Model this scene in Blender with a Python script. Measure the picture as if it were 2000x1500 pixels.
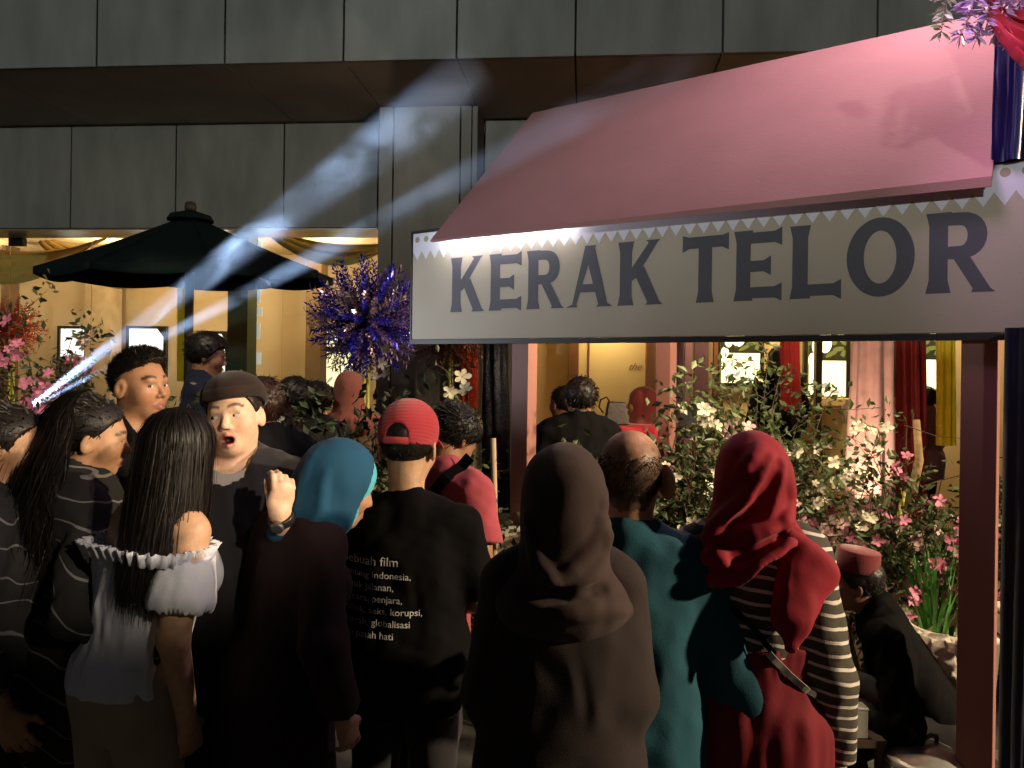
import bpy, bmesh, math, random
import numpy as np
from mathutils import Vector, Matrix, noise as mnoise
from mathutils.bvhtree import BVHTree

random.seed(7)
np.random.seed(7)
for _o in list(bpy.data.objects):
    bpy.data.objects.remove(_o)
scene = bpy.context.scene
COL = scene.collection
PI = math.pi
R = math.radians

# ------------------------------------------------------------------ camera
FPX, CX, CY = 1540.0, 1000.0, 715.0      # focal length and principal point in 2000 x 1500 pixels
CAM_Z = 1.75
ROLL = R(0.8)
cam_data = bpy.data.cameras.new('camera')
cam = bpy.data.objects.new('camera', cam_data)
COL.objects.link(cam)
cam_data.sensor_width = 36.0
cam_data.lens = 36.0 * FPX / 2000.0
cam_data.shift_y = (CY - 750.0) / 2000.0
cam_data.clip_start = 0.05
cam_data.clip_end = 300.0
cam.matrix_world = Matrix.Translation((0, 0, CAM_Z)) @ Matrix.Rotation(R(90), 4, 'X') @ Matrix.Rotation(ROLL, 4, 'Z')
scene.camera = cam


def P(px, py, d):
    """the point of the place seen at a pixel of the photograph, d metres in front of the camera"""
    u = (px - CX) / FPX
    v = (CY - py) / FPX
    c, s = math.cos(ROLL), math.sin(ROLL)
    return Vector((d * (u * c - v * s), d, CAM_Z + d * (u * s + v * c)))


# ------------------------------------------------------------------ world: night sky
world = bpy.data.worlds.new('World')
scene.world = world
world.use_nodes = True
wn = world.node_tree
wn.nodes.clear()
wo = wn.nodes.new('ShaderNodeOutputWorld')
wb = wn.nodes.new('ShaderNodeBackground')
ws = wn.nodes.new('ShaderNodeTexSky')
ws.sky_type = 'NISHITA'
ws.sun_disc = False
ws.sun_elevation = R(-1.5)
ws.sun_rotation = R(200)
wb.inputs['Strength'].default_value = 0.10
wn.links.new(ws.outputs['Color'], wb.inputs['Color'])
wn.links.new(wb.outputs[0], wo.inputs['Surface'])

scene.view_settings.view_transform = 'Standard'
scene.view_settings.look = 'None'
scene.view_settings.exposure = 0.0
scene.view_settings.gamma = 1.0
scene.view_settings.use_curve_mapping = False
cy = scene.cycles
cy.use_denoising = True
cy.max_bounces = 6
cy.diffuse_bounces = 3
cy.glossy_bounces = 3
cy.transmission_bounces = 4
cy.transparent_max_bounces = 12
cy.volume_bounces = 0
cy.sample_clamp_indirect = 3.0
cy.caustics_reflective = False
cy.caustics_refractive = False
cy.volume_max_steps = 128


# ------------------------------------------------------------------ lamps of the place, and added fills
def lamp(name, kind, loc, power, color, target=None, size=0.05, cone=40, blend=0.3, sx=None, sy=None):
    ld = bpy.data.lights.new(name, kind)
    ld.energy = power
    ld.color = color
    if kind == 'SPOT':
        ld.spot_size = R(cone)
        ld.spot_blend = blend
        ld.shadow_soft_size = size
    elif kind == 'AREA':
        ld.shape = 'RECTANGLE'
        ld.size = sx
        ld.size_y = sy
    else:
        ld.shadow_soft_size = size
    o = bpy.data.objects.new(name, ld)
    COL.objects.link(o)
    o.location = loc
    if target is not None:
        o.rotation_euler = (Vector(target) - Vector(loc)).to_track_quat('-Z', 'Y').to_euler()
    return o


BS = P(42, 806, 4.3)                       # stage lamp whose beams show in the smoke
BE1 = P(985, 105, 3.7)
BE2 = P(1440, 62, 3.0)
BS_R1, BS_R2 = .19, .115
BLEN1, BLEN2 = (BE1 - BS).length, (BE2 - BS).length
lamp('beam_lamp_broad', 'SPOT', BS, 10500, (.50, .70, 1.0), BE1, size=.01, cone=2 * math.degrees(math.atan(BS_R1 / BLEN1)) * 1.1, blend=.7)
lamp('beam_lamp_narrow', 'SPOT', BS, 7000, (.50, .70, 1.0), BE2, size=.01, cone=2 * math.degrees(math.atan(BS_R2 / BLEN2)) * 1.1, blend=.7)
# cool spill of the same stage lamp towards the name board
lamp('stage_spill', 'SPOT', BS + Vector((.25, -.35, .35)), 95, (.90, .94, 1.0), P(1000, 560, 4.2), size=.05, cone=42, blend=.8)
# warm flood on a stand to the right, beside the stall
KEY = Vector((8.2, .5, 4.1))
lamp('warm_flood', 'SPOT', KEY, 4800, (1.0, .75, .48), (0, 3.0, 1.25), size=.14, cone=40, blend=.4)
# narrow warm spot right of the photographer, on the faces at the left
lamp('face_spot', 'SPOT', (3.4, -2.4, 3.6), 1150, (1.0, .80, .58), (-1.0, 2.3, 1.72), size=.08, cone=13, blend=.45)
# added unseen fills, stand in for dim ambient light on the building front
for tx, pw in ((-4.6, 3600), (3.2, 3600)):
    lamp('facade_fill', 'SPOT', (-3.5, -14, 4.6), pw, (.94, 1.0, .93), (tx, 8.0, 5.7), size=.3, cone=27, blend=.6)
# pink stage wash above the roof corner
lamp('pink_wash', 'SPOT', P(1890, -420, 3.15), 95, (1.0, .68, .84), P(1600, 300, 3.5), size=.06, cone=120, blend=.7)
# added magenta fill out of view, brightens the flower spray
lamp('spray_fill', 'SPOT', P(1760, -190, 2.3), 30, (.95, .55, 1.0), P(1950, 60, 2.4), size=.22, cone=62, blend=.6)
# added unseen lamp under the stall roof, brightens the flowers and cooking corner
lamp('stall_fill', 'POINT', (1.15, 3.75, 2.32), 75, (1.0, .80, .52), size=.04)
# added warm fills above the view, brighten the flowering bushes
lamp('bush_fill', 'SPOT', (-1.7, 3.0, 4.0), 220, (1.0, .80, .55), (-2.1, 4.6, 1.4), size=.05, cone=62, blend=.6)
lamp('bush_fill', 'SPOT', (.1, 3.2, 4.2), 160, (1.0, .80, .55), (-.85, 4.1, 1.3), size=.05, cone=21, blend=.5)
# shop lamps
def shop(px, q, z, e, col=(1.0, .72, .36), size=.12):
    u = (px - CX) / FPX
    s = (u * (9.1 + .9958 * q) + 5.9 - .0913 * q) / (.9958 + .0913 * u)
    p = Vector((-5.9, 9.1, 0)) + Vector((.9958, -.0913, 0)) * s + Vector((.0913, .9958, 0)) * q
    return lamp('shop_downlight', 'POINT', (p.x, p.y, z), e, col, size=size)


for px in (-60, 200, 420, 640):
    shop(px, 2.4, 3.2, 60, (1.0, .78, .46))
shop(1190, 1.45, 2.35, 22, (1.0, .78, .38), .05)
shop(1420, 1.0, 2.95, 75)
shop(1640, 1.0, 2.95, 80)
shop(1850, 1.0, 2.95, 75)
lamp('drape_uplight', 'SPOT', P(1672, 1060, 6.1), 110, (1.0, .80, .5), P(1700, 800, 6.6), size=.04, cone=60, blend=.6)



# ------------------------------------------------------------------ materials
def _n(nt, t, **kw):
    n = nt.nodes.new(t)
    for k, v in kw.items():
        setattr(n, k, v)
    return n


def mat(name, color, rough=0.6, var=0.15, vscale=6.0, bump=0.0, bscale=60.0, metal=0.0, sheen=0.0, spec=0.5,
        emit=0.0, ecol=None, attr=None, trans=0.0, coat=0.0, detail=5.0, bdist=0.01, stretch=(1, 1, 1)):
    """principled material whose colour and relief vary with noise"""
    m = bpy.data.materials.new(name)
    m.use_nodes = True
    nt = m.node_tree
    b = nt.nodes['Principled BSDF']
    tc = _n(nt, 'ShaderNodeTexCoord')
    mp = _n(nt, 'ShaderNodeMapping')
    mp.inputs['Scale'].default_value = stretch
    nt.links.new(tc.outputs['Object'], mp.inputs['Vector'])
    nz = _n(nt, 'ShaderNodeTexNoise')
    nz.inputs['Scale'].default_value = vscale
    nz.inputs['Detail'].default_value = detail
    nt.links.new(mp.outputs['Vector'], nz.inputs['Vector'])
    mx = _n(nt, 'ShaderNodeMix', data_type='RGBA', blend_type='MULTIPLY')
    mx.inputs[0].default_value = 1.0
    rp = _n(nt, 'ShaderNodeMapRange')
    rp.inputs['From Min'].default_value = 0.3
    rp.inputs['From Max'].default_value = 0.7
    rp.inputs['To Min'].default_value = 1.0 - var
    rp.inputs['To Max'].default_value = 1.0 + var
    nt.links.new(nz.outputs['Fac'], rp.inputs['Value'])
    if attr:
        at = _n(nt, 'ShaderNodeAttribute')
        at.attribute_name = attr
        nt.links.new(at.outputs['Color'], mx.inputs[6])
    else:
        mx.inputs[6].default_value = (*color, 1)
    nt.links.new(rp.outputs['Result'], mx.inputs[7])
    nt.links.new(mx.outputs[2], b.inputs['Base Color'])
    b.inputs['Roughness'].default_value = rough
    b.inputs['Metallic'].default_value = metal
    b.inputs['Specular IOR Level'].default_value = spec
    b.inputs['Sheen Weight'].default_value = sheen
    b.inputs['Coat Weight'].default_value = coat
    b.inputs['Transmission Weight'].default_value = trans
    if emit:
        b.inputs['Emission Color'].default_value = (*(ecol or color), 1)
        b.inputs['Emission Strength'].default_value = emit
    if bump:
        n2 = _n(nt, 'ShaderNodeTexNoise')
        n2.inputs['Scale'].default_value = bscale
        n2.inputs['Detail'].default_value = 6.0
        nt.links.new(mp.outputs['Vector'], n2.inputs['Vector'])
        bp = _n(nt, 'ShaderNodeBump')
        bp.inputs['Strength'].default_value = bump
        bp.inputs['Distance'].default_value = bdist
        nt.links.new(n2.outputs['Fac'], bp.inputs['Height'])
        nt.links.new(bp.outputs['Normal'], b.inputs['Normal'])
    return m


def stripes(m, ca, cb, freq, duty, axis='Z', warp=0.05, wscale=6.0, vec=None):
    """thin stripes woven into a cloth: ca ground, cb stripe; freq per metre"""
    nt = m.node_tree
    b = nt.nodes['Principled BSDF']
    tc = _n(nt, 'ShaderNodeTexCoord')
    nz = _n(nt, 'ShaderNodeTexNoise')
    nz.inputs['Scale'].default_value = wscale
    nt.links.new(tc.outputs['Object'], nz.inputs['Vector'])
    dt = _n(nt, 'ShaderNodeVectorMath', operation='DOT_PRODUCT')
    nt.links.new(tc.outputs['Object'], dt.inputs[0])
    dt.inputs[1].default_value = vec or {'X': (1, 0, 0), 'Y': (0, 1, 0), 'Z': (0, 0, 1)}[axis]
    ad = _n(nt, 'ShaderNodeMath', operation='MULTIPLY_ADD')
    nt.links.new(nz.outputs['Fac'], ad.inputs[0])
    ad.inputs[1].default_value = warp
    nt.links.new(dt.outputs['Value'], ad.inputs[2])
    mu = _n(nt, 'ShaderNodeMath', operation='MULTIPLY')
    nt.links.new(ad.outputs[0], mu.inputs[0])
    mu.inputs[1].default_value = freq
    fr = _n(nt, 'ShaderNodeMath', operation='FRACT')
    nt.links.new(mu.outputs[0], fr.inputs[0])
    lt = _n(nt, 'ShaderNodeMath', operation='LESS_THAN')
    nt.links.new(fr.outputs[0], lt.inputs[0])
    lt.inputs[1].default_value = duty
    mx = _n(nt, 'ShaderNodeMix', data_type='RGBA')
    nt.links.new(lt.outputs[0], mx.inputs[0])
    mx.inputs[6].default_value = (*ca, 1)
    mx.inputs[7].default_value = (*cb, 1)
    nt.links.new(mx.outputs[2], b.inputs['Base Color'])
    return m


# ------------------------------------------------------------------ objects and tags
def tag(o, label=None, cat=None, group=None, kind=None):
    if label:
        o['label'] = label
    if cat:
        o['category'] = cat
    if group:
        o['group'] = group
    if kind:
        o['kind'] = kind
    return o


def empty(name, loc=(0, 0, 0), rz=0.0):
    o = bpy.data.objects.new(name, None)
    COL.objects.link(o)
    o.location = loc
    o.rotation_euler = (0, 0, rz)
    o.empty_display_size = 0.1
    return o


def link(name, me, m=None, parent=None, loc=None, rot=None, scale=None):
    o = bpy.data.objects.new(name, me)
    COL.objects.link(o)
    if m is not None and len(me.materials) == 0:
        me.materials.append(m)
    o.parent = parent
    if loc is not None:
        o.location = loc
    if rot is not None:
        o.rotation_euler = rot
    if scale is not None:
        o.scale = scale
    return o


def mesh_np(name, verts, faces, smooth=True, cols=None):
    """mesh from numpy arrays (all faces with the same number of corners)"""
    me = bpy.data.meshes.new(name)
    verts = np.asarray(verts, dtype=np.float32)
    faces = np.asarray(faces, dtype=np.int32)
    nf, k = faces.shape
    me.vertices.add(len(verts))
    me.vertices.foreach_set('co', verts.ravel())
    me.loops.add(nf * k)
    me.loops.foreach_set('vertex_index', faces.ravel())
    me.polygons.add(nf)
    me.polygons.foreach_set('loop_start', np.arange(0, nf * k, k, dtype=np.int32))
    me.polygons.foreach_set('loop_total', np.full(nf, k, dtype=np.int32))
    me.polygons.foreach_set('use_smooth', np.full(nf, smooth, dtype=bool))
    me.update(calc_edges=True)
    me.validate()
    if cols is not None:
        a = me.color_attributes.new('Col', 'FLOAT_COLOR', 'POINT')
        c4 = np.ones((len(verts), 4), dtype=np.float32)
        c4[:, :3] = cols
        a.data.foreach_set('color', c4.ravel())
    return me


class MB:
    """collects simple shapes into one mesh"""

    def __init__(s):
        s.v = []
        s.f = []

    def add(s, vs, fs):
        n = len(s.v)
        s.v += [tuple(v) for v in vs]
        s.f += [tuple(i + n for i in f) for f in fs]

    def box(s, lo, hi):
        x0, y0, z0 = lo
        x1, y1, z1 = hi
        s.add([(x0, y0, z0), (x1, y0, z0), (x1, y1, z0), (x0, y1, z0), (x0, y0, z1), (x1, y0, z1), (x1, y1, z1), (x0, y1, z1)],
              [(0, 3, 2, 1), (4, 5, 6, 7), (0, 1, 5, 4), (1, 2, 6, 5), (2, 3, 7, 6), (3, 0, 4, 7)])

    def tube(s, pts, r0, r1=None, n=6, cap=True):
        r1 = r0 if r1 is None else r1
        pts = [Vector(p) for p in pts]
        rings = []
        up = Vector((0.31, 0.2, 0.93))
        for i, p in enumerate(pts):
            t = (pts[min(i + 1, len(pts) - 1)] - pts[max(i - 1, 0)])
            if t.length < 1e-9:
                t = Vector((0, 0, 1))
            t.normalize()
            a = t.cross(up)
            if a.length < 1e-3:
                a = t.cross(Vector((1, 0, 0)))
            a.normalize()
            b = t.cross(a)
            f = i / max(1, len(pts) - 1)
            r = r0 + (r1 - r0) * f if not callable(r0) else r0(f)
            rings.append([p + a * (r * math.cos(2 * PI * k / n)) + b * (r * math.sin(2 * PI * k / n)) for k in range(n)])
        vs = [q for ring in rings for q in ring]
        fs = []
        for i in range(len(rings) - 1):
            for k in range(n):
                k2 = (k + 1) % n
                fs.append((i * n + k, i * n + k2, (i + 1) * n + k2, (i + 1) * n + k))
        if cap:
            fs.append(tuple(range(n - 1, -1, -1)))
            fs.append(tuple((len(rings) - 1) * n + k for k in range(n)))
        s.add(vs, fs)

    def lathe(s, prof, n=24, c=(0, 0, 0), cap=True):
        vs = []
        for r, z in prof:
            for k in range(n):
                a = 2 * PI * k / n
                vs.append((c[0] + r * math.cos(a), c[1] + r * math.sin(a), c[2] + z))
        fs = []
        for i in range(len(prof) - 1):
            for k in range(n):
                k2 = (k + 1) % n
                fs.append((i * n + k, i * n + k2, (i + 1) * n + k2, (i + 1) * n + k))
        if cap:
            fs.append(tuple(range(n - 1, -1, -1)))
            fs.append(tuple((len(prof) - 1) * n + k for k in range(n)))
        s.add(vs, fs)

    def mesh(s, name='mesh', smooth=False, bevel=0.0):
        me = bpy.data.meshes.new(name)
        me.from_pydata(s.v, [], s.f)
        me.update()
        if bevel:
            bm = bmesh.new()
            bm.from_mesh(me)
            bmesh.ops.bevel(bm, geom=list(bm.edges), offset=bevel, segments=2, affect='EDGES', profile=0.5)
            bm.to_mesh(me)
            bm.free()
        if smooth:
            me.polygons.foreach_set('use_smooth', np.full(len(me.polygons), True))
        return me

    def build(s, name, m, parent=None, smooth=False, bevel=0.0, **kw):
        return link(name, s.mesh(name, smooth, bevel), m, parent, **kw)


def boxo(name, lo, hi, m, parent=None, bevel=0.0):
    b = MB()
    b.box(lo, hi)
    return b.build(name, m, parent, bevel=bevel)


# ------------------------------------------------------------------ signed-distance sculpting
class Field:
    def __init__(s, gx, gy, gz):
        s.g = [np.asarray(a, dtype=np.float32) for a in (gx, gy, gz)]
        s.V = np.full((len(gx), len(gy), len(gz)), 0.5, dtype=np.float32)

    @classmethod
    def box(cls, lo, hi, h):
        return cls(*[np.arange(lo[i], hi[i] + h, h) for i in range(3)])

    def blk(s, lo, hi):
        sl, ax = [], []
        for i in range(3):
            a = max(0, int(np.searchsorted(s.g[i], lo[i])) - 1)
            b = min(len(s.g[i]), int(np.searchsorted(s.g[i], hi[i])) + 1)
            if b <= a:
                return None, None
            sl.append(slice(a, b))
            ax.append(s.g[i][a:b])
        return tuple(sl), (ax[0][:, None, None], ax[1][None, :, None], ax[2][None, None, :])

    def _d(s, prim, ax, infl):
        X, Y, Z = ax
        if prim[0] in ('rc', 'cc'):
            a, b, ra, rb = prim[1:5]
            ysc = prim[5] if len(prim) > 5 else 1.0
            d = [b[i] - a[i] for i in range(3)]
            L2 = sum(q * q for q in d) + 1e-12
            t = ((X - a[0]) * d[0] + (Y - a[1]) * d[1] + (Z - a[2]) * d[2]) / L2
            tc = np.clip(t, 0, 1)
            q = np.sqrt((X - a[0] - tc * d[0]) ** 2 + ((Y - a[1] - tc * d[1]) / ysc) ** 2 + (Z - a[2] - tc * d[2]) ** 2)
            v = q - (ra + (rb - ra) * tc) - infl
            if prim[0] == 'cc':
                v = np.maximum(v, (t - 1.0) * math.sqrt(L2))
            return v
        c, r = prim[1], prim[2]
        M = prim[3] if len(prim) > 3 else None
        px, py, pz = X - c[0], Y - c[1], Z - c[2]
        if M is not None:
            px, py, pz = (M[0][0] * px + M[1][0] * py + M[2][0] * pz,
                          M[0][1] * px + M[1][1] * py + M[2][1] * pz,
                          M[0][2] * px + M[1][2] * py + M[2][2] * pz)
        r = [q + infl for q in r]
        k0 = np.sqrt((px / r[0]) ** 2 + (py / r[1]) ** 2 + (pz / r[2]) ** 2)
        k1 = np.sqrt((px / r[0] ** 2) ** 2 + (py / r[1] ** 2) ** 2 + (pz / r[2] ** 2) ** 2) + 1e-9
        return k0 * (k0 - 1.0) / k1

    def bounds(s, prim, infl):
        if prim[0] in ('rc', 'cc'):
            a, b, ra, rb = prim[1:5]
            ysc = prim[5] if len(prim) > 5 else 1.0
            m = max(ra, rb) + infl
            mm = [m, m * max(1, ysc), m]
            return [min(a[i], b[i]) - mm[i] for i in range(3)], [max(a[i], b[i]) + mm[i] for i in range(3)]
        m = max(prim[2]) + infl
        return [q - m for q in prim[1]], [q + m for q in prim[1]]

    def add(s, prim, k=0.03, infl=0.0):
        lo, hi = s.bounds(prim, infl)
        mg = k + 0.03
        sl, ax = s.blk([q - mg for q in lo], [q + mg for q in hi])
        if sl is None:
            return s
        d = s._d(prim, ax, infl)
        v = s.V[sl]
        if k > 0:
            h = np.clip(0.5 + 0.5 * (d - v) / k, 0, 1)
            s.V[sl] = d * (1 - h) + v * h - k * h * (1 - h)
        else:
            s.V[sl] = np.minimum(v, d)
        return s

    def sub(s, prim, k=0.01, infl=0.0):
        lo, hi = s.bounds(prim, infl)
        mg = k + 0.03
        sl, ax = s.blk([q - mg for q in lo], [q + mg for q in hi])
        if sl is None:
            return s
        d = -s._d(prim, ax, infl)
        v = s.V[sl]
        if k > 0:
            h = np.clip(0.5 - 0.5 * (d - v) / k, 0, 1)
            s.V[sl] = d * (1 - h) + v * h + k * h * (1 - h)
        else:
            s.V[sl] = np.maximum(v, d)
        return s

    def cut(s, fn):
        """keep where fn(x, y, z) < 0"""
        i, j, k = np.nonzero(s.V < .06)
        d = fn(s.g[0][i], s.g[1][j], s.g[2][k])
        s.V[i, j, k] = np.maximum(s.V[i, j, k], np.asarray(d, dtype=np.float32))
        return s

    def disp(s, fn):
        i, j, k = np.nonzero(np.abs(s.V) < .05)
        s.V[i, j, k] += np.asarray(fn(s.g[0][i], s.g[1][j], s.g[2][k]), dtype=np.float32)
        return s

    def nets(s):
        V = s.V
        V[0], V[-1] = np.maximum(V[0], .01), np.maximum(V[-1], .01)
        V[:, 0], V[:, -1] = np.maximum(V[:, 0], .01), np.maximum(V[:, -1], .01)
        V[:, :, 0], V[:, :, -1] = np.maximum(V[:, :, 0], .01), np.maximum(V[:, :, -1], .01)
        S = V < 0
        S8 = S.astype(np.uint8)
        c = sum(S8[i:V.shape[0] - 1 + i, j:V.shape[1] - 1 + j, k:V.shape[2] - 1 + k] for i in (0, 1) for j in (0, 1) for k in (0, 1))
        mixed = (c > 0) & (c < 8)
        idx = np.argwhere(mixed)
        acc = np.zeros((len(idx), 3))
        cnt = np.zeros(len(idx))
        for ax in range(3):
            for o1 in (0, 1):
                for o2 in (0, 1):
                    a = [0, 0, 0]
                    oth = [q for q in range(3) if q != ax]
                    a[oth[0]], a[oth[1]] = o1, o2
                    b = list(a)
                    b[ax] = 1
                    ia, ib = idx + a, idx + b
                    va = V[ia[:, 0], ia[:, 1], ia[:, 2]]
                    vb = V[ib[:, 0], ib[:, 1], ib[:, 2]]
                    cr = (va < 0) != (vb < 0)
                    t = np.where(cr, va / np.where(cr, va - vb, 1), 0)
                    p = np.tile(np.array(a, dtype=float), (len(idx), 1))
                    p[:, ax] = t
                    acc += p * cr[:, None]
                    cnt += cr
        pos = idx + acc / cnt[:, None]
        verts = np.stack([np.interp(pos[:, i], np.arange(len(s.g[i])), s.g[i]) for i in range(3)], axis=1)
        I = np.full(mixed.shape, -1, dtype=np.int64)
        I[mixed] = np.arange(len(idx))
        quads = []
        for ax in range(3):
            oth = [(1, 2), (2, 0), (0, 1)][ax]
            sa = [slice(None)] * 3
            sb = [slice(None)] * 3
            sa[ax] = slice(0, -1)
            sb[ax] = slice(1, None)
            e = S[tuple(sa)] != S[tuple(sb)]
            w = np.argwhere(e)
            ok = (w[:, oth[0]] > 0) & (w[:, oth[1]] > 0) & (w[:, oth[0]] < S.shape[oth[0]] - 1) & (w[:, oth[1]] < S.shape[oth[1]] - 1)
            w = w[ok]
            cc = []
            for (d1, d2) in ((-1, -1), (0, -1), (0, 0), (-1, 0)):
                q = w.copy()
                q[:, oth[0]] += d1
                q[:, oth[1]] += d2
                cc.append(I[q[:, 0], q[:, 1], q[:, 2]])
            q = np.stack(cc, axis=1)
            inside = S[w[:, 0], w[:, 1], w[:, 2]]
            q[~inside] = q[~inside][:, ::-1]
            quads.append(q)
        quads = np.concatenate(quads)
        quads = quads[(quads >= 0).all(axis=1)]
        return verts, quads

    def mesh(s, name, colfn=None):
        v, q = s.nets()
        cols = colfn(v) if colfn else None
        return mesh_np(name, v, q, True, cols)


def axis_mix(lo, hi, h, flo, fhi, fh):
    """grid axis with step h, refined to fh between flo and fhi"""
    a = [lo]
    while a[-1] < hi:
        x = a[-1]
        if flo <= x < fhi:
            a.append(x + fh)
        else:
            t = min(abs(x - flo), abs(x - fhi))
            a.append(x + min(h, fh + t * 0.25))
    return np.array(a)


def wrk(X, Y, Z, f=(9, 9, 4), seed=0.0):
    """smooth wrinkle field, about -1..1"""
    a = X * f[0] * 6.28 + seed
    b = Y * f[1] * 6.28 + seed * 1.7
    c = Z * f[2] * 6.28 + seed * 2.3
    w = np.sin(a + 1.3 * np.sin(c * .7 + b * .5)) * np.cos(b * .8 + 1.1 * np.sin(a * .6 - c * .4))
    w = w + 0.6 * np.sin(a * 1.7 - c * 1.1 + 1.5 * np.sin(b * .9 + c * .5)) + .4 * np.sin(c * 2.1 + a * .8 + b * 1.3)
    return w * 0.5


# ------------------------------------------------------------------ people
def rot_xyz(yaw=0.0, pitch=0.0, roll=0.0):
    """columns are the axes of a head turned left by yaw, nodding forward by pitch, tilted right by roll (degrees)"""
    m = Matrix.Rotation(R(yaw), 3, 'Z') @ Matrix.Rotation(R(-pitch), 3, 'X') @ Matrix.Rotation(R(roll), 3, 'Y')
    return np.array(m)


SKIN = {}


def skin_mat():
    if 'm' not in SKIN:
        m = mat('skin', (.4, .22, .14), rough=.50, var=.13, vscale=45, bump=.22, bscale=260, detail=8, attr='Col', bdist=.004)
        b = m.node_tree.nodes['Principled BSDF']
        b.inputs['Subsurface Weight'].default_value = .12
        b.inputs['Subsurface Radius'].default_value = (.012, .004, .002)
        SKIN['m'] = m
        SKIN['eye'] = mat('eyeball', (.8, .8, .8), rough=.12, var=.02, attr='Col')
        SKIN['hair'] = mat('black_hair', (.010, .008, .007), rough=.45, spec=.35, var=.3, vscale=90, bump=.18, bscale=220, stretch=(1, 1, .15))
        SKIN['brownhair'] = mat('brown_hair', (.045, .02, .01), rough=.4, var=.3, vscale=90, bump=.4, bscale=160, stretch=(1, 1, .15))
    return SKIN['m']


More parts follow.
